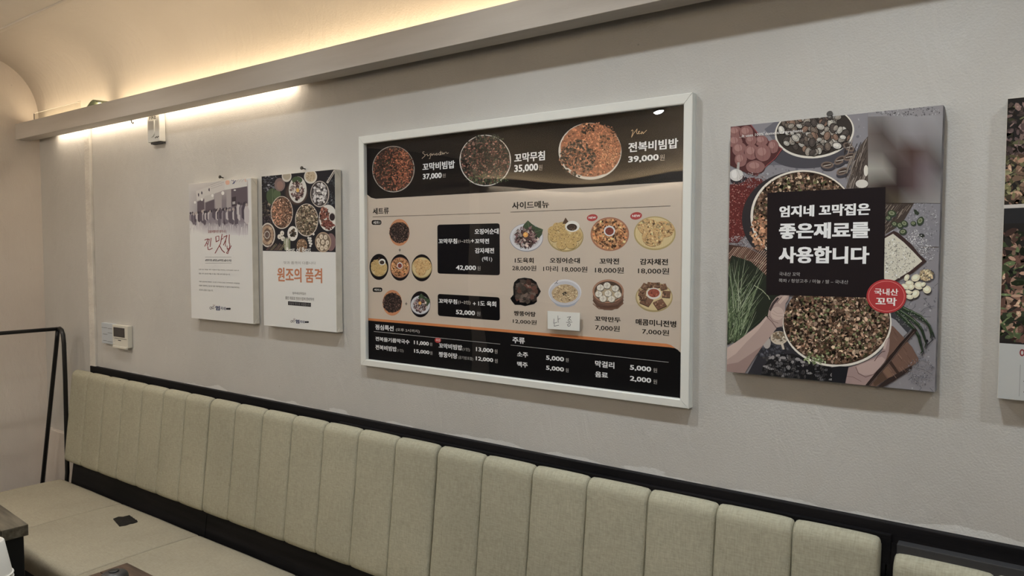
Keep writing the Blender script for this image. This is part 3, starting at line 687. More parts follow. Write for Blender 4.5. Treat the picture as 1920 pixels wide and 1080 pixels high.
def p_sundae(A, cx, cy, sx, sy, spots):
    A.ell(cx, cy, 140 * sx, 118 * sy, (150, 130, 80), n=40); A.ell(cx, cy - 3 * sy, 132 * sx, 110 * sy, (182, 160, 108), n=40)
    A.flakes(cx, cy, 130 * sx, 108 * sy, 90, [(165, 145, 95), (192, 172, 124)], 16 * sx, 4)
    for dx, dy, r in spots:
        x, y = cx + dx * sx, cy + dy * sy
        A.ell(x, y + 4 * sy, r * sx, r * sy, (90, 68, 40), n=20); A.ell(x, y, r * sx, r * sy, (176, 146, 84), n=20, jit=.03); A.flakes(x, y, r * .8 * sx, r * .8 * sy, 26, [(120, 92, 56), (195, 168, 110), (150, 120, 70)], 9 * sx)
    A.poly([(cx - 25 * sx, cy - 100 * sy), (cx, cy - 150 * sy), (cx + 20 * sx, cy - 120 * sy), (cx + 40 * sx, cy - 100 * sy)], (80, 58, 42))
    A.ell(cx + 53 * sx, cy - 80 * sy, 56 * sx, 43 * sy, (196, 194, 186)); A.ell(cx + 50 * sx, cy - 74 * sy, 40 * sx, 27 * sy, (60, 46, 38)); A.flakes(cx + 50 * sx, cy - 74 * sy, 36 * sx, 24 * sy, 16, [(110, 90, 66), (40, 32, 28)], 8 * sx)
SP = [(-100, -45, 38), (-35, -75, 34), (-85, 0, 40), (-15, -18, 36), (12, 8, 34), (85, -8, 44), (-30, 58, 42), (45, 50, 44), (-70, -80, 30)]
def p_jeon(A, cx, cy, sx, sy):
    A.ell(cx, cy, 150 * sx, 132 * sy, (150, 98, 70), n=44); A.ell(cx, cy, 138 * sx, 120 * sy, (186, 132, 84), n=44)
    A.flakes(cx, cy, 138 * sx, 118 * sy, 330, [(196, 128, 66), (182, 112, 54), (206, 146, 84), (100, 64, 40), (160, 96, 50), (214, 160, 100), (60, 42, 34)], 24 * sx)
    for k in range(9):
        t = k * 0.7 + 0.3; A.line([(cx + math.cos(t + q * .25) * 88 * sx + 26 * sx * math.cos(t * 5 + q * 1.2), cy + math.sin(t + q * .25) * 76 * sy + 22 * sy * math.sin(t * 5 + q * 1.2)) for q in range(5)], 3 * sx, (105, 64, 36))
    A.ell(cx - 3 * sx, cy - 25 * sy, 44 * sx, 41 * sy, (190, 190, 192)); A.ell(cx - 3 * sx, cy - 23 * sy, 33 * sx, 30 * sy, (120, 52, 38)); A.flakes(cx - 3 * sx, cy - 22 * sy, 28 * sx, 24 * sy, 14, [(160, 84, 58), (90, 40, 30)], 8 * sx)
def p_gamja(A, cx, cy, sx, sy):
    A.ell(cx, cy, 163 * sx, 132 * sy, (158, 138, 84), n=44); A.ell(cx, cy - 2, 152 * sx, 121 * sy, (190, 170, 118), n=44)
    for k in range(22):
        x = cx + (-150 + k * 14) * sx; h = 118 * sy * math.sqrt(max(0, 1 - ((x - cx) / (152 * sx)) ** 2)); A.line([(x, cy - h), (x + 8 * sx, cy + h)], 1.6 * sx, (165, 142, 92))
    for dx, dy, rx, ry in ((-50, -50, 82, 62), (67, -32, 84, 64), (-15, 28, 84, 74)):
        A.ell(cx + dx * sx, cy + (dy + 4) * sy, rx * sx, ry * sy, (120, 84, 48), jit=.03); A.ell(cx + dx * sx, cy + dy * sy, rx * sx, ry * sy, (186, 150, 92), jit=.04)
        A.flakes(cx + dx * sx, cy + dy * sy, rx * .95 * sx, ry * .95 * sy, 130, [(205, 178, 122), (170, 130, 76), (150, 108, 62), (196, 162, 104)], 22 * sx, 6)
def p_yukhoe(A, cx, cy, sx, sy):
    A.ell(cx, cy + 2 * sy, 131 * sx, 110 * sy, (126, 128, 138), n=40); A.ell(cx, cy, 127 * sx, 105 * sy, (182, 182, 186), n=40); A.ell(cx, cy, 108 * sx, 88 * sy, (170, 168, 170), n=40)
    A.poly([(cx - 30 * sx, cy - 82 * sy), (cx - 15 * sx, cy - 105 * sy), (cx + 12 * sx, cy - 132 * sy), (cx + 42 * sx, cy - 105 * sy), (cx + 70 * sx, cy - 85 * sy), (cx + 130 * sx, cy - 62 * sy), (cx + 120 * sx, cy - 20 * sy), (cx + 90 * sx, cy + 18 * sy), (cx + 20 * sx, cy - 20 * sy)], (56, 72, 50))
    A.line([(cx + 10 * sx, cy - 125 * sy), (cx + 30 * sx, cy - 40 * sy)], 3 * sx, (90, 106, 76)); A.line([(cx + 125 * sx, cy - 60 * sy), (cx + 40 * sx, cy - 30 * sy)], 3 * sx, (90, 106, 76))
    A.flakes(cx - 5 * sx, cy + 2 * sy, 90 * sx, 82 * sy, 260, [(92, 58, 60), (120, 84, 86), (64, 44, 46), (190, 172, 160), (150, 120, 116), (60, 48, 44)], 34 * sx, 7)
    A.ell(cx - 6 * sx, cy - 20 * sy, 20 * sx, 20 * sy, (205, 140, 48)); A.ell(cx - 9 * sx, cy - 24 * sy, 10 * sx, 9 * sy, (220, 168, 76))
pic(Z8, lambda A: (A.ell(138, 542, 80, 110, (24, 20, 22), n=48), p_sundae(A, 138, 550, .5, .62, SP)))
pic(Z8, lambda A: (A.ell(315, 547, 83, 112, (24, 20, 22), n=48), p_jeon(A, 315, 547, .54, .66)))
pic(Z8, lambda A: (A.ell(499, 550, 87, 114, (24, 20, 22), n=48), p_gamja(A, 499, 548, .52, .67)))
pic(Z8, lambda A: (A.ell(487, 857, 84, 110, (24, 20, 22), n=48), p_yukhoe(A, 487, 862, .63, .73)))
Z7 = (940, 380, 4.154)
pic(Z7, lambda A: p_yukhoe(A, 195, 270, 1, 1)); pic(Z7, lambda A: p_sundae(A, 500, 265, 1, 1, SP)); pic(Z7, lambda A: p_jeon(A, 845, 245, 1, 1)); pic(Z7, lambda A: p_gamja(A, 1195, 238, 1, 1))
def p_tang(A):
    A.poly([(92, 660), (100, 620), (130, 592), (180, 584), (235, 592), (272, 618), (290, 660), (308, 690), (290, 725), (276, 740), (278, 770), (255, 790), (185, 806), (150, 797), (105, 796), (80, 765), (70, 745), (95, 715)], (16, 16, 18))
    A.ell(188, 692, 82, 88, (52, 44, 40)); A.flakes(188, 690, 80, 84, 60, [(92, 80, 70), (120, 100, 88), (110, 70, 58), (60, 50, 44)], 44, 1.3); 
def p_bowl(A):
    A.poly([(370, 700), (390, 760), (432, 802), (470, 815), (525, 813), (570, 798), (605, 755), (620, 700)], (140, 146, 160))
    A.ell(495, 697, 128, 100, (188, 188, 192), n=44); A.ell(495, 703, 121, 92, (168, 168, 174), n=44); A.ell(495, 708, 102, 72, (170, 146, 108), n=40, jit=.02)
    A.flakes(495, 708, 98, 69, 220, [(190, 168, 128), (150, 122, 84), (165, 140, 100), (205, 188, 150), (120, 96, 66)], 12, 2); A.flakes(494, 708, 18, 13, 14, [(30, 30, 30)], 12)
    A.line([(415, 632), (428, 622), (440, 605)], 4, (60, 62, 70)); A.line([(428, 622), (438, 630)], 4, (60, 62, 70))
def p_mandu(A):
    A.poly([(712, 690), (716, 770), (745, 812), (800, 836), (862, 838), (915, 818), (948, 780), (953, 690)], (92, 64, 50))
    for k, c in enumerate(((112, 80, 62), (78, 54, 42), (108, 78, 60))): A.line([(714, 735 + k * 26), (760, 778 + k * 24), (832, 795 + k * 18), (905, 780 + k * 22), (951, 735 + k * 24)], 7, c)
    A.ell(832, 690, 122, 92, (150, 108, 82), n=44); A.ell(832, 692, 108, 80, (74, 56, 44), n=44); A.ell(832, 704, 96, 62, (160, 142, 112), n=40)
    for x, y in ((823, 645), (772, 662), (888, 668), (758, 712), (832, 706), (908, 716), (792, 748), (858, 750)):
        A.ell(x + 2, y + 4, 29, 27, (96, 88, 76), n=20); A.ell(x, y, 27, 24, (196, 190, 176), n=18, jit=.05); A.line([(x - 2, y - 20), (x + 3, y), (x - 3, y + 17)], 3.5, (140, 132, 118)); A.line([(x + 3, y), (x + 16, y - 6)], 2.5, (150, 142, 128)); A.line([(x + 3, y), (x - 16, y + 2)], 2.5, (150, 142, 128))
def p_byeong(A):
    A.ell(1190, 737, 145, 115, (150, 132, 86), n=44); A.ell(1190, 733, 136, 105, (186, 166, 118), n=44)
    for x, y, r_, a_ in ((1097, 700, 33, .1), (1120, 652, 30, .5), (1160, 640, 28, .2), (1212, 642, 28, -.1), (1262, 655, 30, -.3), (1285, 712, 36, .1), (1130, 765, 46, .5), (1235, 790, 46, -.5), (1100, 735, 28, 0)):
        for g, c in ((6, (56, 38, 30)), (0, (112, 78, 56))):
            A.poly([(x + r_ * 1.25 * math.cos(a_ + k * math.pi / 2 + .78), y + g + r_ * math.sin(a_ + k * math.pi / 2 + .78)) for k in range(4)], c)
        A.flakes(x, y, r_ * .8, r_ * .6, 16, [(140, 104, 76), (80, 54, 40), (165, 130, 98)], 13)
    A.ell(1187, 708, 57, 45, (190, 184, 176)); A.ell(1187, 704, 46, 33, (140, 62, 42)); A.flakes(1187, 704, 40, 27, 20, [(175, 100, 66), (110, 48, 32)], 11)
for fn in (p_tang, p_bowl, p_mandu, p_byeong): pic(Z7, fn)
def newb(q):
    def f(A):
        cx, cy, rx, ry = q
        A.ell(cx, cy, rx, ry, (158, 44, 44), rot=-.15); A.text('NEW', cx - rx * .68, cy - ry * .28, cx + rx * .70, cy + ry * .28, (215, 205, 198), .02)
    return f
for q in ((708, 117, 42, 27), (1050, 103, 46, 29)): pic(Z7, newb(q), 'new_badge')
def chu(A): A.ell(932, 305, 42, 36, (168, 40, 38)); A.text('추천', 905, 286, 962, 326, (215, 190, 182), .02)
pic((690, 595, 7.111), chu, 'recommended_badge')

# glossy cover: a thin, slightly buckled clear sheet
bm = bmesh.new(); NX, NZ = 60, 40; grid = []
for i in range(NX + 1):
    row = []
    for j in range(NZ + 1):
        u, v = i / NX, j / NZ; x = IX0 - 0.004 + (IX1 - IX0 + 0.008) * u; z = IZ0 - 0.004 + (IZ1 - IZ0 + 0.008) * v
        fx = math.sin(math.pi * u) ; fz = math.sin(math.pi * v)
        hgt = 0.0034 * (v - 0.5) * math.sin(2 * math.pi * (1.25 * u + 0.32)) + 0.0007 * math.sin(2 * math.pi * (2.1 * u - 0.3 * v) + 1.0) + 0.0004 * math.sin(2 * math.pi * 2.0 * v + 3 * u)
        row.append(bm.verts.new((x, -0.0165 + hgt, z)))
    grid.append(row)
for i in range(NX):
    for j in range(NZ): bm.faces.new((grid[i][j], grid[i + 1][j], grid[i + 1][j + 1], grid[i][j + 1]))
me = bpy.data.meshes.new('cover_sheet'); bm.to_mesh(me); bm.free()
if me.polygons[0].normal.y > 0: me.flip_normals()
link('cover_sheet', me, M['film_cover'], menu, True)

# white paper note
A = Art(-0.0212); A.frame(*Z7)
note = empty('paper_note', (*[onplane(1057, 603, -0.0205)[0]], -0.0205, onplane(1057, 603, -0.0205)[1]), 'small white paper note with handwriting stuck over the menu below the porridge bowl', 'note')
q = [onplane(*Z(*Z7)(*p), -0.0208) for p in ((360, 843), (612, 858), (610, 1000), (362, 982))]
bm = bmesh.new(); fv = [bm.verts.new((x, -0.0211, z)) for x, z in q]; bv = [bm.verts.new((x, -0.0206, z)) for x, z in q]
bm.faces.new(fv); bm.faces.new(bv[::-1]); [bm.faces.new((fv[k], bv[k], bv[(k + 1) % 4], fv[(k + 1) % 4])) for k in range(4)]
link('sheet', done(bm), M['firewhite'], note)
for st in ([(410, 905), (408, 940), (432, 932)], [(440, 880), (443, 935)], [(443, 908), (458, 902)], [(412, 945), (412, 962), (448, 955)], 
           [(512, 893), (540, 888), (518, 918)], [(528, 903), (545, 918)], [(528, 918), (528, 930)], [(506, 932), (552, 930)], [(530, 940), (515, 950), (520, 962), (535, 960), (538, 946), (530, 940)]):
    A.line(st, 3.2, (40, 40, 46))
A.build('handwriting', note)

# ------------------------------------------------------------------ canvases
def nail(x, z, label):
    e = empty('nail', (x, -0.001, z), label, 'nail', None)
    bm = bmesh.new(); tube(bm, [(x, 0.0, z), (x, -0.014, z + 0.002)], 0.0022, 8); link('shank', done(bm), M['nail'], e)
    bm = bmesh.new(); tube(bm, [(x, -0.014, z + 0.002), (x, -0.018, z + 0.003)], 0.0065, 12); link('head', done(bm), M['nail'], e)
def canvas(rect, label, depth=0.030, edge='canvas', fold=True):
    x0, x1, z0, z1 = rect
    e = empty('canvas_print', ((x0 + x1) / 2, 0, z0), label, 'poster')
    bm = bmesh.new(); bm_box(bm, x0, x1, -depth, -0.003, z0, z1, 0.0012); link('canvas', done(bm), M[edge], e)
    if fold:
        for zc, s in ((z1, -1), (z0, 1)):
            bm = bmesh.new(); pts = [(-depth + .002, zc + s * .001), (-0.004, zc + s * .001), (-0.004, zc + s * .030)]
            a_ = [bm.verts.new((x1 - .0003, y, z)) for y, z in pts]; b_ = [bm.verts.new((x1 + .0016, y, z)) for y, z in pts]
            bm.faces.new(a_); bm.faces.new(b_[::-1]); [bm.faces.new((a_[k], a_[(k + 1) % 3], b_[(k + 1) % 3], b_[k])) for k in range(3)]
            link('fold', done(bm), M[edge], e)
    return e
YC = -0.0303
# --- canvas 1 (white, street scene)
R1 = (-2.930, -2.490, 1.264, 1.832)
c1 = canvas(R1, 'leftmost white canvas print with faded street crowd photo and red brush lettering')
cl = (R1[0] + .0008, R1[1] - .0008, R1[2] + .0008, R1[3] - .0008)
A = Art(YC, cl)
A.poly([(330, 300), (500, 300), (500, 640), (330, 640)], (186, 186, 184))
A.frame(340, 310, 7.2)
# faded photo with soft lower edge: strips shading into the paper
def vgrid(A, xs, ys, cols):
    y = A.off(); 
    for i in range(len(xs) - 1):
        for j in range(len(ys) - 1):
            P = [A.P(xs[i], ys[j]), A.P(xs[i + 1], ys[j]), A.P(xs[i + 1], ys[j + 1]), A.P(xs[i], ys[j + 1])]
            c = [ink(cols[j][i]), ink(cols[j][i + 1]), ink(cols[j + 1][i + 1]), ink(cols[j + 1][i])]
            if A.clip:
                x0, x1, z0, z1 = A.clip; P = [(min(max(p[0], x0), x1), min(max(p[1], z0), z1)) for p in P]
            i0 = len(A.v); A.v += [(p[0], y, p[1]) for p in P]; A.f.append((i0, i0 + 1, i0 + 2, i0 + 3)); A.c.append(c)
W_ = (186, 186, 184)
vgrid(A, [70, 300, 520, 720, 900], [200, 330, 480, 620, 760, 860, 940],
      [[(176, 172, 168)] * 5, [(172, 170, 168), (166, 160, 158), (150, 144, 142), (140, 132, 134), (132, 124, 128)], [(166, 164, 164), (140, 132, 134), (120, 112, 116), (112, 104, 110), (104, 96, 104)],
       [(160, 158, 160), (120, 112, 120), (112, 104, 112), (108, 100, 108), (104, 96, 104)], [(170, 168, 170), (128, 120, 128), (122, 114, 122), (124, 116, 124), (120, 112, 120)],
       [W_, (168, 164, 168), (160, 156, 160), (158, 152, 158), (152, 146, 152)], [W_, W_, W_, (182, 180, 182), (176, 173, 176)]])
A.poly([(200, 345), (580, 210), (585, 330), (210, 480)], (176, 172, 168)); A.poly([(580, 190), (885, 150), (885, 285), (585, 332)], (180, 178, 174))
A.poly([(310, 420), (440, 375), (440, 455), (310, 500)], (168, 164, 160))
for q_ in ([(215, 490), (310, 455), (310, 640), (215, 640)], [(325, 505), (445, 460), (445, 600), (325, 640)], [(672, 322), (890, 282), (890, 560), (680, 560)]): A.poly(q_, (86, 76, 84))
for q_ in ([(450, 380), (545, 350), (545, 600), (460, 600)], [(608, 335), (668, 325), (672, 560), (610, 580)]): A.poly(q_, (146, 138, 138))
A.poly([(682, 430), (738, 420), (738, 545), (682, 550)], (60, 52, 58)); A.poly([(690, 492), (728, 486), (728, 522), (690, 528)], (150, 146, 146))
for x, y, r_ in ((184, 500, 14), (278, 462, 15), (420, 408, 16), (560, 375, 20), (722, 335, 16)): A.ell(x, y, r_, r_ * 1.3 if x < 700 else 9, (196, 194, 190), n=18)
for x, y in ((232, 400), (276, 370), (376, 330)): A.ell(x, y, 9, 22, (60, 54, 66), n=10, jit=.3)
for k in range(26): A.line([(400 + (k % 9) * 20, 262 - (k % 9) * 7 + (k // 9) * 28), (410 + (k % 9) * 20, 256 - (k % 9) * 7 + (k // 9) * 28)], 5, (120, 112, 116))
A.ell(622, 232, 30, 34, (196, 150, 126), n=16, jit=.1); A.line([(672, 190), (690, 210)], 9, (56, 60, 100)); A.line([(700, 185), (712, 230), (690, 250)], 8, (56, 60, 100)); A.line([(735, 205), (705, 250)], 8, (56, 60, 100)); A.line([(860, 180), (862, 215), (882, 210)], 8, (190, 140, 116))
for k in range(9): A.line([(742 + k * 12, 225 - (k % 3) * 14), (750 + k * 12, 218 - (k % 3) * 14)], 5, (150, 130, 130))
random.seed(3)
for k in range(46):   # crowd: head and coat, darker to the right
    x = 120 + 770 * (k + random.random()) / 46; y0 = 640 - (x - 120) * 0.09 + random.uniform(-14, 24) - (60 if x > 760 else 0); h_ = random.uniform(110, 200) * (0.6 + x / 1400); w_ = random.uniform(18, 34) * (0.6 + x / 1300)
    d = random.choice([(84, 76, 86), (98, 90, 100), (70, 62, 72), (168, 162, 164), (186, 182, 182), (120, 112, 120), (78, 70, 80)])
    A.poly([(x - w_ * .4, y0 + 14), (x + w_ * .4, y0 + 12), (x + w_ * .9, y0 + h_ * .35), (x + w_ * .8, y0 + h_), (x + w_ * .2, y0 + h_ * 1.12), (x - w_ * .7, y0 + h_ * .95), (x - w_ * .8, y0 + h_ * .3)], d)
    A.ell(x, y0, 9 + w_ * .15, 14 + w_ * .2, random.choice([(72, 64, 72), (150, 138, 134), (60, 54, 62)]), n=12)
for k in range(70):   # printed streaks fading out downwards
    x = random.uniform(120, 885); y0 = random.uniform(780, 850); A.line([(x, y0), (x + 2, y0 + random.uniform(40, 90) + (60 if x > 600 else 0))], random.uniform(5, 12), random.choice([(160, 154, 160), (172, 168, 172), (150, 144, 152), (182, 180, 182)]), True)
A.bump()
A.frame(340, 420, 5.687)
RD = (120, 42, 44)
A.text('강릉여행하면 생각나는', 285, 68, 482, 93, RD, .02)
for st, w_ in (([(250, 172), (262, 165), (285, 158), (272, 195), (250, 238)], 8), ([(268, 195), (285, 222)], 7), ([(280, 168), (300, 160), (290, 200), (275, 232)], 7), ([(318, 150), (312, 200), (308, 242)], 8), ([(282, 240), (286, 272), (302, 274), (332, 258)], 8),
               ([(368, 135), (372, 190), (402, 175)], 9), ([(375, 132), (400, 128), (402, 172)], 7), ([(436, 108), (428, 150), (420, 200)], 8), ([(428, 165), (448, 150)], 8), ([(420, 205), (395, 250), (360, 312)], 8), ([(408, 232), (435, 280), (462, 305)], 9),
               ([(452, 140), (488, 122), (474, 170), (450, 225)], 9), ([(475, 168), (470, 240)], 7), ([(512, 115), (510, 170), (512, 208)], 9), ([(488, 232), (490, 268), (498, 272)], 7), ([(530, 230), (520, 262), (490, 262)], 7), ([(518, 210), (512, 270), (496, 316), (482, 310), (492, 292), (532, 236)], 7)):
    A.line(st, w_, RD)
A.line([(255, 353), (533, 353)], 2.4, (90, 88, 88)); A.line([(257, 418), (537, 416)], 2.4, (90, 88, 88))
for s, a, b, c, d in (('#찐현지맛집 #찐맛집 #꼬막맛집 #줄서는식당', 255, 374, 535, 402), ('강릉으로 여행을 가면 꼭 들려서 맛을 봐야하는 꼬막비빔밥 맛집으로', 187, 478, 615, 502), ('줄을 서지 않으면 먹을 수 없는 강릉 꼬막 맛집 입니다.', 187, 520, 522, 546),
    ('매장 현장에서 채취한 신선한 꼬막만으로만 꼬막무침과 비빔밥을', 190, 607, 622, 640), ('만들어 판매하는 집으로 강릉 여행객들에게는 꼭 들려서 맛을 봐야하는', 190, 648, 622, 686), ('곳으로 손꼽고 있습니다.', 190, 692, 340, 720)):
    A.text(s, a, b, c, d, (70, 68, 70), .022 if s[0] == '#' else .0)
def logo(A, x, y, s):
    n = (38, 48, 84)
    A.ell(x + 12 * s, y + 38 * s, 13 * s, 15 * s, (60, 58, 66), n=16); A.ell(x + 12 * s, y + 38 * s, 9 * s, 10 * s, (180, 178, 176), n=16)
    A.ell(x + 36 * s, y + 34 * s, 13 * s, 15 * s, (60, 58, 66), n=16); A.ell(x + 36 * s, y + 34 * s, 9 * s, 10 * s, (180, 178, 176), n=16)
    for st in ([(34, 2), (42, 16)], [(46, 0), (46, 14)], [(58, 4), (48, 18)]): A.line([(x + p * s, y + q * s) for p, q in st], 3 * s, (110, 70, 70))
    A.text('엄', x + 60 * s, y + 12 * s, x + 108 * s, y + 66 * s, n, .05); A.text('지네', x + 114 * s, y + 22 * s, x + 168 * s, y + 62 * s, n, .02)
    for q in (0, 12, 24, 34): A.ell(x + (182 + q) * s, y + 46 * s, 8 * s, 11 * s, (30, 30, 36), n=14)
logo(A, 303, 858, 1.0)
A.build('print', c1)
nail(-2.722, 1.848, 'small dark nail head above the leftmost white canvas')
# --- canvas 2
R2 = (-2.424, -2.004, 1.263, 1.834)
c2 = canvas(R2, 'canvas print with dark food photo above and orange brown heading on white below')
cl = (R2[0] + .0008, R2[1] - .0008, R2[2] + .0008, R2[3] - .0008)
A = Art(YC, cl)
A.poly([(470, 300), (660, 300), (660, 660), (470, 660)], (188, 188, 185))
A.frame(480, 310, 6.353)
A.poly([(60, 60), (1010, 0), (1010, 1036), (60, 1018)], (36, 34, 38))
random.seed(11)
A.flakes(160, 200, 110, 120, 110, [(90, 92, 100), (60, 62, 70), (120, 120, 126), (44, 46, 50)], 26); A.flakes(890, 330, 80, 200, 90, [(60, 64, 68), (90, 92, 96), (50, 52, 54)], 26)
A.flakes(120, 520, 60, 110, 50, [(130, 115, 98), (90, 80, 70), (60, 54, 50)], 30, 5); A.flakes(140, 655, 80, 60, 60, [(96, 80, 84), (60, 50, 56)], 16)
A.ell(195, 370, 72, 95, (64, 78, 54), jit=.03); A.ell(250, 350, 45, 60, (76, 90, 62)); A.line([(195, 280), (200, 460)], 4, (100, 112, 84))
A.ell(283, 230, 64, 80, (112, 92, 88)); A.ell(285, 240, 40, 52, (130, 100, 90)); 
A.ell(365, 130, 58, 68, (176, 170, 160)); A.ell(365, 122, 46, 52, (150, 138, 118))
A.ell(480, 330, 140, 145, (52, 42, 40)); A.ell(485, 330, 128, 132, (70, 56, 52)); A.ell(497, 290, 106, 158, (182, 178, 170), n=44); A.ell(490, 175, 62, 42, (62, 76, 52)); A.flakes(492, 300, 82, 112, 200, [(92, 62, 62), (70, 48, 50), (176, 160, 150), (120, 84, 80)], 34, 6); A.ell(497, 297, 18, 24, (196, 150, 66))
A.ell(650, 135, 78, 84, (180, 174, 162)); A.ell(650, 130, 62, 66, (164, 146, 118)); A.flakes(650, 130, 58, 60, 50, [(180, 164, 134), (130, 110, 84)], 12)
A.line([(850, 205), (935, 65)], 26, (168, 160, 150)); A.line([(862, 190), (932, 75)], 8, (60, 52, 50))
A.ell(760, 342, 113, 158, (160, 150, 140), n=44); A.ell(758, 340, 103, 146, (60, 54, 54), n=44)
for _ in range(90):
    t = random.uniform(0, 6.28); q = math.sqrt(random.random()) * .9; A.ell(758 + 98 * q * math.cos(t), 340 + 140 * q * math.sin(t), random.uniform(9, 17), random.uniform(11, 19), random.choice([(180, 176, 174), (150, 145, 144), (110, 104, 102), (194, 190, 186)]), n=8, jit=.2)
A.ell(308, 562, 132, 195, (182, 172, 160), n=44); A.ell(308, 560, 124, 186, (90, 62, 48), n=44); A.flakes(308, 560, 124, 186, 700, [(160, 116, 88), (130, 92, 70), (90, 66, 54), (182, 146, 118), (70, 56, 48)], 22); A.flakes(255, 560, 65, 150, 150, [(190, 136, 104), (175, 120, 90)], 18)
A.ell(604, 652, 138, 196, (178, 168, 156), n=44); A.ell(604, 650, 130, 186, (74, 60, 48), n=44); A.flakes(604, 650, 130, 186, 760, [(140, 118, 94), (110, 90, 72), (170, 150, 124), (66, 56, 48), (188, 170, 142), (88, 84, 62)], 22)
A.ell(858, 625, 108, 156, (186, 182, 174), n=40); A.flakes(815, 620, 55, 115, 130, [(130, 76, 62), (110, 62, 52), (150, 98, 80), (80, 50, 46)], 36, 2.5); A.flakes(870, 710, 50, 50, 50, [(120, 66, 56), (100, 56, 48)], 36, 2.5); A.ell(908, 616, 40, 54, (170, 164, 156)); A.ell(908, 616, 32, 44, (48, 38, 40))
A.ell(140, 830, 90, 145, (176, 168, 156), n=40); A.ell(138, 830, 78, 128, (96, 76, 64), n=40)
for k in range(14):
    t = k * 6.283 / 14; A.ell(135 + 58 * math.cos(t), 830 + 98 * math.sin(t), 18, 24, random.choice([(170, 144, 116), (150, 122, 98)]), n=12, rot=t); 
A.ell(132, 828, 33, 46, (170, 162, 152)); A.ell(132, 828, 25, 36, (78, 62, 58)); A.flakes(132, 828, 22, 32, 20, [(120, 100, 90)], 9)
A.ell(437, 812, 62, 88, (190, 186, 178), n=30); A.flakes(438, 808, 34, 48, 40, [(66, 54, 46), (90, 74, 60), (50, 44, 38)], 30)
A.ell(890, 915, 60, 105, (110, 84, 84)); A.ell(800, 915, 96, 120, (150, 128, 104), n=40); A.ell(798, 915, 84, 106, (104, 88, 72), n=40)
for x, y in ((778, 850), (828, 856), (742, 895), (850, 920), (796, 915), (745, 950), (785, 985), (832, 975)): A.ell(x, y, 22, 30, (186, 172, 150), n=14, jit=.06); A.ell(x + 3, y + 4, 8, 12, (150, 134, 114), n=8)
for x, y in ((312, 808), (280, 850), (320, 872)): A.ell(x, y, 24, 30, (186, 180, 168), n=14); A.ell(x + 4, y + 5, 8, 10, (140, 132, 120), n=8)
for k in range(16): A.line([(345 + k * 4, 1010), (330 + k * 5, 930 - (k % 4) * 12), (335 + k * 5, 880 - (k % 3) * 10)], 6, random.choice([(176, 172, 160), (130, 136, 104), (90, 98, 72)]))
for k in range(14): A.line([(120 + k * 14, 1010), (190 + k * 12, 930 + (k % 4) * 10)], 7, random.choice([(96, 72, 70), (70, 64, 58), (110, 100, 80)]))
A.ell(548, 955, 64, 80, (120, 92, 68)); A.flakes(548, 955, 60, 76, 120, [(170, 140, 108), (140, 110, 84), (96, 74, 56)], 18)
for x, y in ((625, 865), (650, 870), (632, 895), (655, 900), (640, 925), (660, 935), (648, 960), (686, 820)): A.ell(x, y, 13, 15, (186, 182, 174), n=10)
A.bump(); A.text('Best of Best', 362, 978, 655, 1028, (206, 204, 198), .005)
A.frame(480, 470, 6.353)
A.text('맛과 품격이 다릅니다', 330, 125, 712, 166, (130, 126, 122), -.004); A.text('원조의 품격', 252, 198, 790, 390, (172, 104, 66), .03)
A.text('엄지네꼬막집은', 435, 490, 597, 528, (70, 68, 66), 0); A.text('좋은 재료로 정성스럽게 준비하여', 350, 543, 690, 602, (70, 68, 66), 0)
A.poly([(382, 602), (655, 622), (655, 669), (382, 647)], (40, 38, 40)); A.text('최상의 맛으로 대접합니다', 392, 612, 646, 660, (120, 118, 118), 0)
logo(A, 413, 806, 0.97)
A.build('print', c2)
nail(-2.202, 1.850, 'small dark nail head above the canvas with the orange brown heading')
# --- canvas 3 (large food photo)
R3 = (-0.606, -0.172, 1.262, 1.8435)
c3 = canvas(R3, 'large canvas print of food bowls with black text box and round red badge', edge='greyedge', fold=False)
cl = (R3[0] + .0004, R3[1] - .0004, R3[2] + .0004, R3[3] - .0004)
A = Art(YC, cl)
random.seed(21)
A.poly([(1340, 170), (1800, 170), (1800, 760), (1340, 760)], (118, 115, 120))
A.z = None
A.flakes(1565, 465, 280, 380, 1500, [(128, 125, 130), (106, 103, 109), (136, 133, 137), (98, 95, 102)], 5, 2)
for _ in range(40):
    x, y = random.uniform(1680, 1765), random.uniform(380, 730); A.line([(x, y), (x + random.uniform(-9, 9), y + random.uniform(2, 9)), (x + random.uniform(-14, 14), y + random.uniform(8, 16))], .8, (76, 74, 80))
A.frame(1340, 180, 3.857)
A.poly([(440, 180), (560, 175), (470, 420), (560, 500), (420, 500), (370, 500), (470, 380), (360, 240)], (92, 90, 98))
A.ell(690, 385, 300, 138, (66, 64, 70), rot=-.08)                                   # cast shade printed in the photo
A.ell(722, 262, 288, 188, (190, 184, 172), n=56, rot=-.1); A.ell(722, 258, 276, 176, (54, 48, 44), n=56, rot=-.1)
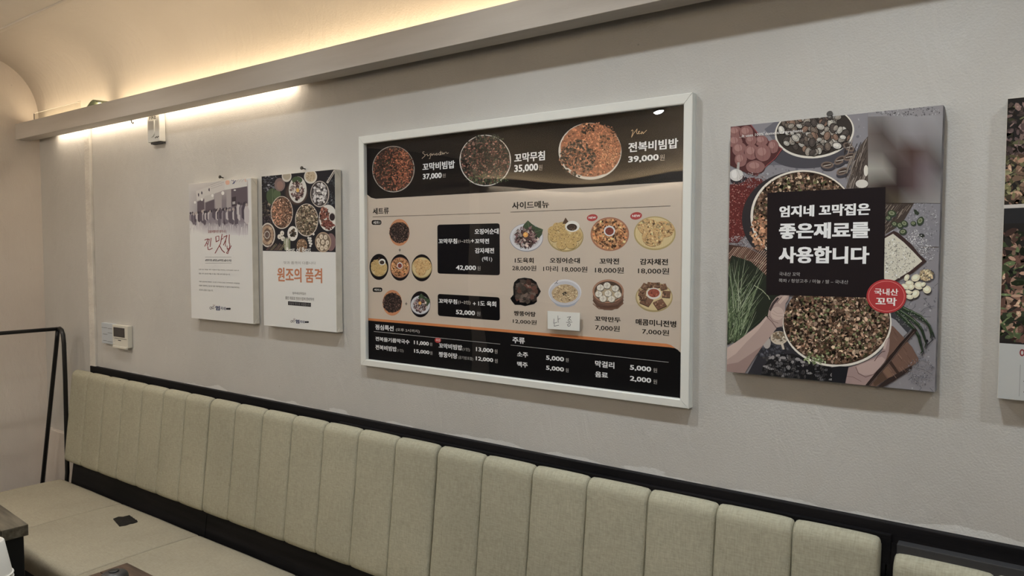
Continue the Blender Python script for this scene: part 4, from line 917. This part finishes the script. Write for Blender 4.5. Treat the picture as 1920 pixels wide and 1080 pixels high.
for _ in range(170):
    t = random.uniform(0, 6.28); q = math.sqrt(random.random()) * .92; x, y = 722 + 268 * q * math.cos(t), 258 + 168 * q * math.sin(t); a_ = random.uniform(0, 3.1); r_ = random.uniform(20, 38)
    c_ = random.choice([(150, 145, 136), (128, 120, 110), (172, 168, 160), (96, 84, 74), (118, 92, 76), (70, 62, 58)])
    A.ell(x, y, r_, r_ * .75, (36, 32, 30), rot=a_, n=14); A.ell(x, y, r_ * .88, r_ * .62, c_, rot=a_, n=14); A.ell(x - 3, y - 3, r_ * .5, r_ * .3, tuple(min(255, v * 1.18) for v in c_), rot=a_, n=10)
    for q_ in (-.3, 0, .3): A.line([(x + r_ * (q_ * math.cos(a_) + .45 * math.sin(a_)), y + r_ * (q_ * math.sin(a_) - .45 * math.cos(a_))), (x + r_ * (q_ * math.cos(a_) - .45 * math.sin(a_)), y + r_ * (q_ * math.sin(a_) + .45 * math.cos(a_)))], 1.8, tuple(v * .6 for v in c_))
A.ell(833, 148, 26, 24, (60, 56, 54), n=16); A.ell(831, 143, 14, 12, (150, 146, 140), n=12)
for x, y, a_ in ((970, 370, .6), (905, 465, -.6), (815, 500, 0), (975, 440, -.4), (925, 545, -.4)):
    A.ell(x + 6, y + 14, 54, 28, (58, 56, 62), rot=a_, n=20); A.ell(x, y, 46, 26, (104, 88, 78), rot=a_, n=20); A.ell(x, y - 2, 34, 15, (62, 50, 44), rot=a_, n=16); A.line([(x - 26, y + 6), (x + 26, y - 4)], 5, (168, 160, 150))
A.poly([(1110, 290), (1060, 350), (1010, 480), (950, 665), (1110, 665)], (74, 64, 58))
for _ in range(80):
    x = random.uniform(970, 1110); y = random.uniform(300, 650); A.line([(x, y), (x - 20, y + 45), (x - 34, y + 100)], 4, random.choice([(52, 44, 40), (110, 98, 88), (140, 128, 118), (84, 72, 64)]))
A.ell(1065, 635, 45, 30, (186, 180, 170)); A.ell(1095, 540, 16, 40, (190, 184, 172))
A.poly([(108, 225), (262, 208), (330, 292), (480, 372), (492, 385), (440, 450), (380, 500), (300, 578), (230, 556), (108, 500)], (74, 40, 40))
A.line([(262, 208), (330, 292), (488, 382), (440, 450), (380, 500), (300, 578)], 6, (128, 60, 62))
for x, y, rx, ry in ((150, 260, 50, 40), (230, 262, 50, 46), (150, 330, 52, 46), (340, 325, 46, 40), (265, 320, 40, 38), (180, 385, 52, 52), (425, 365, 38, 50), (268, 405, 52, 56), (350, 412, 58, 60), (190, 460, 44, 52), (295, 512, 68, 46)):
    A.ell(x, y + 4, rx + 3, ry + 3, (70, 38, 38), n=22); A.ell(x, y, rx, ry, (124, 84, 80), n=22, jit=.03); A.ell(x - 8, y - 10, rx * .55, ry * .5, (146, 106, 100), n=16); A.line([(x - 4, y - ry * .8), (x + 5, y), (x, y + ry * .8)], 3, (112, 66, 64)); A.line([(x + rx * .4, y - ry * .6), (x + rx * .55, y), (x + rx * .4, y + ry * .6)], 2, (122, 74, 72))
A.ell(180, 610, 64, 36, (48, 42, 46)); A.poly([(160, 530), (166, 480), (182, 480), (180, 530)], (150, 144, 138)); A.ell(158, 572, 50, 44, (178, 174, 170), n=24); A.ell(145, 565, 22, 30, (194, 190, 186), n=16); A.line([(160, 530), (168, 612)], 2, (140, 134, 130)); A.line([(165, 530), (190, 600)], 2, (140, 134, 130))
A.poly([(100, 640), (180, 640), (250, 590), (330, 598), (385, 632), (300, 720), (240, 820), (220, 900), (240, 990), (170, 1060), (100, 1060)], (88, 34, 32))
A.flakes(190, 800, 130, 260, 700, [(120, 50, 44), (70, 28, 28), (150, 80, 70), (96, 36, 34), (176, 130, 118)], 8, 2, lambda x, y: x < 260 - (y - 700) * .05 and y > 630)
A.flakes(290, 610, 120, 60, 160, [(120, 112, 116), (96, 50, 48), (168, 160, 160)], 8); A.flakes(160, 1060, 90, 50, 220, [(170, 164, 166), (120, 112, 116), (90, 60, 60)], 8)
A.ell(620, 890, 422, 350, (46, 42, 44), n=56)
A.ell(640, 872, 380, 336, (196, 188, 174), n=56); A.ell(644, 872, 366, 324, (60, 46, 36), n=56)
FOOD = [(64, 48, 36), (48, 36, 28), (150, 116, 92), (128, 92, 70), (96, 70, 52), (176, 144, 120), (84, 86, 52), (110, 82, 60), (38, 30, 26), (186, 160, 128)]
A.flakes(644, 872, 366, 322, 2300, FOOD, 26, 2.4, lambda x, y: y < 740 or x < 420)
A.flakes(330, 990, 70, 130, 130, [(176, 124, 88), (190, 140, 100), (150, 100, 70)], 24)
A.poly([(1237, 770), (1640, 770), (1640, 1090), (1237, 1090)], (114, 112, 118)); A.flakes(1430, 920, 200, 200, 600, [(128, 126, 132), (104, 102, 108), (138, 136, 142)], 12)
A.frame(1600, 370, 5.683)
A.poly([(335, 60), (650, 60), (545, 240), (450, 330), (335, 400)], (64, 54, 48))
for _ in range(110):
    x = random.uniform(335, 640); y = random.uniform(60, 380)
    if x + y * .9 < 700: A.line([(x, y), (x - 45, y + 60)], 5, random.choice([(44, 36, 32), (104, 92, 82), (130, 118, 106), (78, 66, 58)]))
def pep(x, y, rx, ry, a_=0):
    A.ell(x + 5, y + 8, rx, ry, (56, 56, 62), rot=a_, n=20); A.ell(x, y, rx, ry, (50, 62, 42), rot=a_, n=20); A.ell(x - 2, y - 3, rx * .66, ry * .6, (116, 122, 94), rot=a_, n=16); A.ell(x - 2, y - 3, rx * .36, ry * .3, (84, 92, 62), rot=a_, n=10)
for q in ((412, 172, 48, 36, .2), (375, 222, 32, 26, 0), (440, 285, 32, 28, .4), (500, 300, 36, 34, .3), (545, 280, 38, 34, .5), (640, 278, 30, 26, 0), (715, 252, 34, 50, .5), (530, 368, 40, 32, -.2)): pep(*q)
A.poly([(642, 128), (668, 132), (706, 168), (690, 192), (655, 180)], (46, 54, 42)); A.ell(728, 412, 34, 26, (40, 44, 40), n=14)
A.flakes(690, 480, 150, 150, 420, [(196, 194, 196), (180, 178, 182)], 13, 3, lambda x, y: y > x - 380 - 60 and x - y < 330 and x > 560)
A.flakes(770, 590, 110, 90, 60, [(186, 184, 188)], 12, 3)
A.poly([(330, 420), (430, 356), (480, 378), (620, 500), (700, 600), (782, 680), (640, 800), (455, 900), (330, 900)], (58, 42, 40))
A.poly([(330, 440), (424, 388), (540, 480), (640, 580), (735, 680), (600, 790), (440, 886), (330, 870)], (182, 178, 162)); A.flakes(480, 650, 190, 220, 420, [(192, 188, 174), (170, 166, 150), (160, 154, 140), (200, 196, 184)], 16, 2, lambda x, y: x + y * .0 < 700 and y > 430 + (x - 424) * .75 and y < 885 - (x - 440) * .62 and x > 332)
A.ell(790, 835, 82, 66, (70, 68, 74), jit=.1); A.flakes(780, 828, 76, 60, 150, [(186, 162, 120), (206, 184, 144), (160, 136, 98)], 26)
for x, y, rx, ry, a_ in ((570, 855, 26, 38, .5), (665, 858, 48, 38, -.4), (600, 915, 44, 30, .1), (700, 940, 48, 42, .2), (786, 982, 44, 42, .3), (555, 950, 46, 28, .4), (660, 1030, 50, 38, -.7), (590, 1008, 38, 22, .2), (620, 955, 30, 34, 1), (745, 928, 30, 22, -.6), (600, 1060, 40, 26, .2)):
    A.ell(x + 6, y + 12, rx, ry, (52, 48, 50), rot=a_, n=22); A.ell(x, y, rx, ry, (192, 184, 154), rot=a_, n=22); A.ell(x - 5, y - 6, rx * .6, ry * .5, (212, 205, 178), rot=a_, n=16)
A.frame(1340, 440, 3.374)
A.poly([(80, 60), (200, 78), (290, 125), (330, 150), (330, 380), (80, 380)], (66, 46, 38))
for k in range(30):
    for j in range(2): 
        x = 70 + k * 12; y = 80 + j * 75 + max(0, (x - 200) * .35); A.line([(x, y + 70), (x + 55, y)], 4.5, random.choice([(150, 118, 100), (120, 88, 72), (168, 138, 118)]))
A.poly([(75, 250), (110, 130), (230, 170), (330, 260), (440, 378), (340, 520), (150, 660), (75, 700)], (38, 42, 34))
for k in range(190):
    x0 = random.uniform(78, 175); y0 = random.uniform(430, 690); t = random.uniform(-.32, 1.0); Lk = random.uniform(170, 480)
    x1 = x0 + math.sin(t) * Lk * .75; y1 = y0 - math.cos(t) * Lk
    if x1 > 440 or y1 < 110 or (x1 > 325 and y1 < 375): continue
    A.line([(x0, y0), ((x0 + x1) / 2 + random.uniform(-14, 8), (y0 + y1) / 2), (x1, y1)], random.uniform(2.5, 6), random.choice([(84, 100, 66), (112, 128, 92), (60, 74, 50), (142, 152, 124), (70, 84, 58), (48, 58, 42)]), True)
A.line([(250, 320), (300, 350), (340, 390), (350, 410)], 4, (150, 156, 122))
A.frame(1360, 500, 4.91)
A.poly([(350, 720), (470, 560), (560, 560), (600, 680), (740, 820), (982, 930), (982, 1090), (150, 1090)], (44, 43, 48))
A.flakes(450, 780, 150, 80, 100, [(76, 76, 84), (58, 58, 64)], 30)
A.poly([(320, 1060), (345, 930), (400, 860), (500, 805), (620, 800), (760, 850), (900, 905), (1010, 940), (1010, 1090)], (30, 29, 31))
for _ in range(150):
    x = random.uniform(360, 990); y = random.uniform(815, 1050)
    if y < 830 + (x - 600) * .28 or y > 990 + (x - 330) * .09: continue
    A.ell(x, y, random.uniform(8, 26), random.uniform(6, 20), random.choice([(52, 50, 52), (84, 82, 84), (66, 62, 62), (128, 124, 124)]), n=9, jit=.3)
for k in range(34): A.line([(350 + k * 20, 870 + abs(k - 12) * 4), (330 + k * 20 + 40, 1040)], 2.2, (22, 22, 24)); A.line([(350 + k * 20 + 50, 870 + abs(k - 12) * 4), (330 + k * 20 - 10, 1040)], 2.2, (22, 22, 24))
A.ell(385, 700, 36, 54, (150, 142, 138), n=20); A.ell(497, 655, 80, 62, (172, 160, 142), n=26); A.ell(500, 632, 60, 34, (110, 92, 70), n=20, jit=.15); A.poly([(510, 705), (535, 705), (548, 760), (530, 762)], (178, 166, 150)); A.flakes(497, 650, 70, 50, 40, [(140, 122, 100), (186, 176, 158)], 22)
SK = (152, 130, 122); SK2 = (134, 110, 104); SK3 = (170, 148, 138)
A.poly([(10, 752), (120, 680), (250, 582), (320, 520), (378, 455), (420, 480), (474, 540), (470, 572), (410, 650), (350, 722), (270, 840), (180, 980), (10, 966)], SK)
A.poly([(10, 752), (120, 680), (250, 582), (320, 520), (378, 455), (392, 468), (300, 590), (200, 690), (100, 800), (10, 860)], SK3); A.poly([(10, 900), (120, 880), (240, 800), (350, 722), (270, 840), (180, 980), (10, 966)], SK2)
A.poly([(392, 452), (404, 392), (430, 330), (470, 280), (520, 258), (592, 256), (584, 300), (556, 340), (548, 420), (536, 500), (526, 546), (474, 562), (430, 500)], SK)
A.ell(480, 430, 60, 62, SK3, rot=-.4, n=24); A.line([(384, 462), (430, 505), (470, 560)], 8, (108, 84, 80)); A.line([(405, 452), (440, 500), (490, 520)], 5, (112, 88, 84)); A.line([(440, 400), (480, 430), (530, 430)], 2.5, SK2); A.line([(432, 430), (480, 455), (530, 458)], 2.5, SK2)
A.poly([(404, 395), (436, 332), (480, 282), (500, 290), (450, 350), (420, 410)], (60, 48, 48)); A.line([(500, 330), (560, 268)], 30, SK3); A.line([(476, 330), (520, 280)], 6, (92, 70, 66))
A.frame(1560, 560, 6.0)
A.poly([(655, 160), (720, 170), (900, 340), (800, 430), (660, 320)], (128, 126, 130)); A.poly([(665, 160), (735, 165), (900, 330), (850, 385), (800, 330), (720, 240), (665, 210)], (54, 54, 58))
A.poly([(655, 300), (690, 310), (800, 425), (900, 540), (972, 670), (972, 700), (955, 722), (880, 760), (640, 890), (500, 985), (400, 990), (480, 800), (640, 560)], (100, 74, 62))
A.poly([(500, 1000), (640, 890), (880, 765), (900, 762), (900, 790), (700, 920), (560, 1000)], (48, 38, 36))
for k in range(34):
    x = 660 + random.uniform(-180, 250); y = 320 + random.uniform(0, 540)
    if 300 + (x - 660) * 1.15 < y < 900 - (x - 640) * .55 and x < 930: A.line([(x, y), (x + 42, y + 54)], random.uniform(2, 5), random.choice([(82, 58, 48), (120, 92, 76), (134, 104, 86)]))
A.poly([(640, 720), (670, 700), (760, 830), (735, 850)], (60, 44, 38)); A.poly([(560, 800), (620, 760), (690, 870), (640, 890)], (112, 84, 66)); A.poly([(450, 900), (560, 810), (625, 900), (480, 985)], (78, 58, 46))
for pts, w_ in (([(735, 150), (830, 240), (930, 345), (975, 420), (1000, 520), (1020, 590), (1000, 612)], 54), ([(770, 140), (880, 215), (970, 290), (1010, 350), (1040, 440), (1060, 500), (1046, 545)], 50), ([(800, 108), (940, 180), (1050, 250), (1095, 310), (1115, 400), (1110, 440)], 50), ([(880, 140), (1000, 200), (1090, 290), (1130, 380), (1150, 430)], 40)):
    A.line([(x + 12, y + 16) for x, y in pts], w_, (58, 56, 62), True); A.line(pts, w_, (38, 50, 36), True); A.line([(x + 4, y - 8) for x, y in pts[:4]], w_ * .22, (92, 106, 80), True)
A.flakes(900, 230, 190, 90, 60, [(150, 158, 144)], 9)
A.line([(1060, 480), (1075, 470)], 26, (30, 28, 30)); A.line([(1075, 520), (1140, 455)], 9, (34, 34, 34))
# main bowl
A.frame(1340, 440, 3.374)
A.ell(776, 560, 344, 276, (196, 190, 178), n=64); A.ell(774, 548, 337, 274, (62, 46, 36), n=64)
A.flakes(774, 545, 336, 272, 3400, FOOD, 24, 2.4, lambda x, y: y > 378)
A.flakes(640, 790, 80, 30, 50, [(110, 124, 78), (150, 160, 120)], 20, 3)
for _ in range(44):
    t = random.uniform(0, 6.28); q = random.uniform(.3, .95); x, y = 774 + 330 * q * math.cos(t), 560 + 250 * q * math.sin(t)
    if y < 400: continue
    A.ell(x, y, 9, 7, (96, 106, 66), n=12); A.ell(x, y, 4, 3, (140, 144, 104), n=8)
A.frame(1560, 560, 6.0)
A.poly([(120, 990), (150, 870), (190, 775), (300, 740), (440, 680), (540, 625), (575, 560), (600, 480), (638, 430), (650, 450), (648, 520), (640, 590), (606, 690), (600, 740), (560, 820), (500, 900), (420, 990)], (142, 118, 114))
A.poly([(280, 760), (420, 700), (560, 650), (600, 680), (560, 780), (460, 850), (360, 860), (280, 820)], (160, 136, 130)); A.line([(270, 770), (300, 840), (380, 880), (470, 850), (540, 780)], 9, (104, 80, 78)); A.line([(150, 870), (240, 880), (330, 930)], 6, (112, 88, 86))
A.line([(480, 700), (520, 640), (560, 600), (600, 590)], 7, (70, 48, 48)); A.line([(590, 560), (620, 460)], 24, (168, 146, 138)); A.poly([(0, 760), (190, 760), (150, 960), (0, 940)], (30, 30, 34)); A.line([(0, 765), (200, 745)], 8, (176, 172, 164))
A.line([(395, 985), (520, 840), (640, 700), (780, 520), (935, 352)], 44, (44, 34, 32)); A.line([(410, 985), (530, 850), (655, 705), (795, 525), (925, 372)], 7, (92, 74, 66)); A.line([(390, 960), (620, 680), (920, 350)], 5, (26, 22, 22))
A.flakes(1000, 820, 160, 160, 300, [(96, 94, 102), (132, 130, 136), (80, 78, 86)], 12)
A.line([(990, 160), (1040, 110), (1150, 80)], 4, (70, 68, 74)); A.line([(960, 780), (1040, 800), (1130, 850)], 4, (70, 68, 74))
# soft upper right part of the photo
A.frame(1340, 180, 3.857)
vgrid(A, [1110, 1216, 1322, 1428, 1534, 1662], [20, 275, 400, 525, 650, 774],
      [[(112, 108, 108), (116, 112, 112), (130, 128, 130), (136, 134, 138), (138, 136, 140), (126, 124, 128)], [(98, 88, 84), (74, 65, 62), (110, 105, 105), (122, 119, 122), (118, 114, 116), (122, 120, 122)],
       [(105, 98, 95), (92, 84, 80), (84, 72, 68), (72, 52, 46), (90, 78, 76), (102, 101, 102)], [(140, 138, 130), (134, 130, 122), (60, 48, 46), (76, 60, 60), (100, 88, 92), (78, 74, 74)],
       [(92, 84, 78), (56, 46, 42), (50, 37, 36), (76, 59, 60), (108, 99, 101), (108, 106, 107)], [(50, 42, 40), (50, 41, 37), (75, 66, 52), (108, 103, 99), (118, 115, 114), (124, 122, 120)]])
A.poly([(1110, 20), (1662, 20), (1662, 140), (1110, 150)], (124, 121, 124)); A.flakes(1400, 110, 250, 40, 200, [(134, 131, 134), (112, 109, 113)], 14)
A.bump(60)
A.z = None
A.poly([(1439.5, 361.5), (1661, 350.5), (1657, 558.8), (1437, 552.5)], (31, 25, 27))
A.bump(40)
A.frame(1340, 180, 3.857)
TW = (206, 207, 203)
A.text('엄지네 꼬막집은', 470, 795, 1125, 862, TW, .045); A.text('좋은재료를', 468, 920, 1122, 1030, TW, .045)
A.frame(1340, 440, 3.374)
A.text('사용합니다', 408, 74, 978, 186, TW, .045)
A.text('국내산 꼬막', 410, 236, 542, 263, (150, 146, 144), 0); A.text('쪽파 / 청양고추 / 마늘 / 쌀 – 국내산', 408, 278, 846, 312, (150, 146, 144), 0)
A.frame(1360, 190, 6.752); A.text('...It uses 100% domestic ingredients', 182, 425, 985, 398, (196, 192, 188), .01)
n3 = A.n; 
A.build('print', c3)
A = Art(YC, cl, n3 + 60); A.frame(1340, 440, 3.374)
A.ell(1088, 389, 126, 107, (158, 30, 34), n=56); A.ell(1088, 389, 114, 96, (206, 120, 112), n=56); A.ell(1088, 389, 111.5, 93.5, (158, 30, 34), n=56)
A.text('국내산', 1012, 338, 1162, 386, (216, 200, 196), .02); A.text('꼬막', 1020, 394, 1152, 451, (216, 200, 196), .03)
A.build('badge', c3)
x_, z_ = onplane(1556, 216, -0.015); nail(x_, z_ + 0.0, 'small dark nail head above the large food canvas')
# --- canvas 4 (cut off at the right edge)
R4 = (-0.066, 0.354, 1.262, 1.8435)
c4 = canvas(R4, 'food canvas cut off at the right edge, close-up photo above white strip', fold=False)
cl = (R4[0] + .0008, R4[1] - .0008, R4[2] + .0008, R4[3] - .0008)
A = Art(YC, cl)
random.seed(5)
A.poly([(1850, 150), (2900, 60), (2900, 1200), (1850, 760)], (158, 160, 158))
def q4(u, v): return (R4[0] + (R4[1] - R4[0]) * u, R4[3] - (R4[3] - R4[2]) * v)
def wpoly(pts, col): A.raw(pts, ink(col), A.off())
vb, vm = 0.812, 0.362
wpoly([q4(0, 0), q4(1, 0), q4(1, vb), q4(0, vb)], (36, 33, 32))
def wflakes(v0, v1, n, pal, size):
    n0 = A.n
    for i_ in range(n):
        if i_ % 40 == 0: A.n = n0
        x = random.uniform(R4[0], R4[1]); z = random.uniform(R4[3] - (R4[3] - R4[2]) * v1, R4[3] - (R4[3] - R4[2]) * v0); L_ = size * random.uniform(.5, 1.4); a_ = random.uniform(0, 3.14); c_ = random.choice(pal); k_ = random.uniform(.5, 1.2)
        m_ = 7; asp = random.uniform(.25, .6)
        wpoly([(x + L_ * random.uniform(.8, 1.15) * (math.cos(j * 6.283 / m_) * math.cos(a_) - asp * math.sin(j * 6.283 / m_) * math.sin(a_)), z + L_ * (math.cos(j * 6.283 / m_) * math.sin(a_) + asp * math.sin(j * 6.283 / m_) * math.cos(a_))) for j in range(m_)], tuple(v * k_ for v in c_))
        if random.random() < .3: wpoly([(x + L_ * .25 * math.cos(j * 1.57), z + L_ * .12 * math.sin(j * 1.57)) for j in range(4)], tuple(min(255, v * k_ * 1.35) for v in c_))
wflakes(.03, .20, 1100, [(110, 88, 84), (90, 72, 70), (60, 50, 44), (130, 104, 96), (84, 84, 56), (46, 42, 34), (70, 56, 54)], .0075)
wflakes(.19, .35, 1200, [(150, 118, 92), (130, 98, 76), (96, 92, 58), (60, 52, 40), (166, 130, 104), (112, 82, 66), (120, 116, 78)], .0075)
wpoly([q4(0, vm - .012), q4(1, vm - .03), q4(1, vm - .015), q4(0, vm)], (168, 162, 156)); wpoly([q4(0, vm), q4(1, vm - .015), q4(1, vm + .05), q4(0, vm + .05)], (38, 38, 40))
wflakes(.44, .80, 2100, [(112, 80, 66), (70, 50, 44), (140, 108, 88), (60, 72, 44), (44, 50, 36), (90, 62, 52), (156, 124, 100), (36, 34, 30), (84, 98, 62)], .009)
wpoly([q4(0, vb), q4(1, vb), q4(1, 1), q4(0, 1)], (158, 160, 158))
A.bump(40)
A.z = None
A.ell(1916.5, 661.3, 4.9, 6.7, (120, 36, 38), n=28); A.ell(1916.5, 661.3, 2.3, 4.0, (158, 160, 158), n=24)
A.line([(1913.2, 684), (1911, 743)], .9, (120, 118, 116))
for y in (715, 735): A.ell(1921, y, 1.8, 1.8, (50, 48, 48), n=10)
A.build('print', c4)

# ------------------------------------------------------------------ thermostat
th = empty('thermostat', (-3.66, 0, 1.09), 'cream wall thermostat with a dark screen and bluish sticker panel left of the canvases', 'thermostat')
X0, X1, X2, ZA, ZB = -3.758, -3.640, -3.492, 1.083, 1.196
box('label_panel', X0, X1, -0.020, -0.001, ZA + .012, ZB, M['blueplastic'], th, 0.002)
box('housing', X1 + .0005, X2, -0.024, -0.001, ZA + .006, ZB - .002, M['plastic'], th, 0.003)
box('screen', X1 + .014, X2 - .028, -0.0255, -0.023, 1.137, 1.182, M['lcd'], th, 0.001)
box('flap', X1 + .010, X2 - .003, -0.030, -0.022, ZA, ZA + .010, M['plastic'], th, 0.002)
box('groove', X1 + .008, X2 - .010, -0.0247, -0.0236, 1.1285, 1.1305, M['ledge'], th)
box('keyhole', X1 + .056, X1 + .084, -0.0247, -0.0236, 1.119, 1.123, M['ink'], th)
for k in range(3): box('button', X1 + .014, X1 + .021, -0.0265, -0.0236, 1.100 + k * .0115, 1.107 + k * .0115, M['firewhite'], th, 0.001)
for z, a_, b_ in ((1.172, .0, .5), (1.170, .55, .95), (1.149, .55, .95), (1.140, .1, .5), (1.108, .1, .45), (1.106, .5, .95)):
    box('label_line', X0 + .11 * a_ + .004, X0 + .11 * b_ + .004, -0.0205, -0.0198, z, z + .0016, M['ledge'], th)

# ------------------------------------------------------------------ FIRE call point
fr = empty('fire_switch', (-3.2, 0, 2.03), 'white box with the word FIRE hanging on the wall just under the light beam', 'fire switch')
FX0, FX1, FZ0, FZ1 = -3.255, -3.155, 2.032, 2.156
box('housing', FX0, FX1, -0.030, -0.001, FZ0, FZ1, M['firewhite'], fr, 0.003)
bm = bmesh.new(); w2 = 0.022; cx_ = FX0 + .042; zt_, zb_ = 2.125, 2.075
pts = [(cx_ - w2, zt_), (cx_ + w2, zt_)] + [(cx_ + w2 * math.cos(t), zb_ + w2 * math.sin(t) * 1.0) for t in [-k * math.pi / 12 for k in range(13)]]
fA = [bm.verts.new((x, -0.0345, z)) for x, z in pts]; fB = [bm.verts.new((x * 1 + (x - cx_) * .06, -0.0295, z)) for x, z in pts]
bm.faces.new(fA); bm.faces.new(fB[::-1]); [bm.faces.new((fA[k], fA[(k + 1) % len(pts)], fB[(k + 1) % len(pts)], fB[k])) for k in range(len(pts))]
link('push_tab', done(bm), M['firewhite'], fr)
A = Art(-0.0303, gain=1); A.z = None
a0 = onplane(279.5, 221, -0.0303); 
V, Pp, a, b, c, d = glyph_mesh('FIRE', .02)
for p in Pp: A.raw([(FX0 + .018 + (V[i][0] - a) / (b - a) * .058, 2.131 + (V[i][1] - c) / (d - c) * .017) for i in p], ink((60, 60, 58)), -0.0304)
for k in range(4): A.raw([(FX1 - .036 + k * .008, 2.046 + (k % 2) * .003), (FX1 - .029 + k * .008, 2.046 + (k % 2) * .003), (FX1 - .029 + k * .008, 2.051 + (k % 2) * .003), (FX1 - .036 + k * .008, 2.051 + (k % 2) * .003)], ink((50, 50, 50)), -0.0304)
A.build('lettering', fr)
box('mount_plate', FX0 + .012, FX1 - .004, -0.022, -0.001, FZ0 - .008, FZ0 - .0005, M['ledge'], fr)

# ------------------------------------------------------------------ things lying on the beam
ac = empty('acrylic_sheet', (-4.05, -0.08, 2.222), 'clear acrylic sheet standing on top of the light beam at its left end', 'acrylic sheet')
box('sheet', -4.30, -3.775, -0.0815, -0.0785, 2.2225, 2.268, M['acrylic'], ac, 0.0006)
for nm, a_ in (('edge', (-4.30, -3.775, -0.0818, -0.0782, 2.2678, 2.2692)), ('edge', (-4.3012, -4.2990, -0.0818, -0.0782, 2.2225, 2.268))):
    box(nm, *a_, M['paper'] if a_[1] > -4 else M['ledge'], ac)
st = empty('paper_strip', (-3.63, -0.07, 2.222), 'small curled greenish strip lying on the light beam beside the acrylic sheet', 'paper strip')
bm = bmesh.new(); N = 10; f_, b_ = [], []
for k in range(N + 1):
    t = k / N; x = -3.69 + .115 * t; z = 2.2235 + .030 * math.sin(t * 2.4) ** 1.3 * (1 if t < .9 else .8)
    f_.append((bm.verts.new((x, -0.095, z)), bm.verts.new((x, -0.010, z + .004)), bm.verts.new((x, -0.010, z + .0052)), bm.verts.new((x, -0.095, z + .0012))))
for A_, B_ in zip(f_, f_[1:]):
    for k in range(4): bm.faces.new((A_[k], A_[(k + 1) % 4], B_[(k + 1) % 4], B_[k]))
bm.faces.new(f_[0]); bm.faces.new(f_[-1][::-1])
link('strip', done(bm), M['film'], st, True)
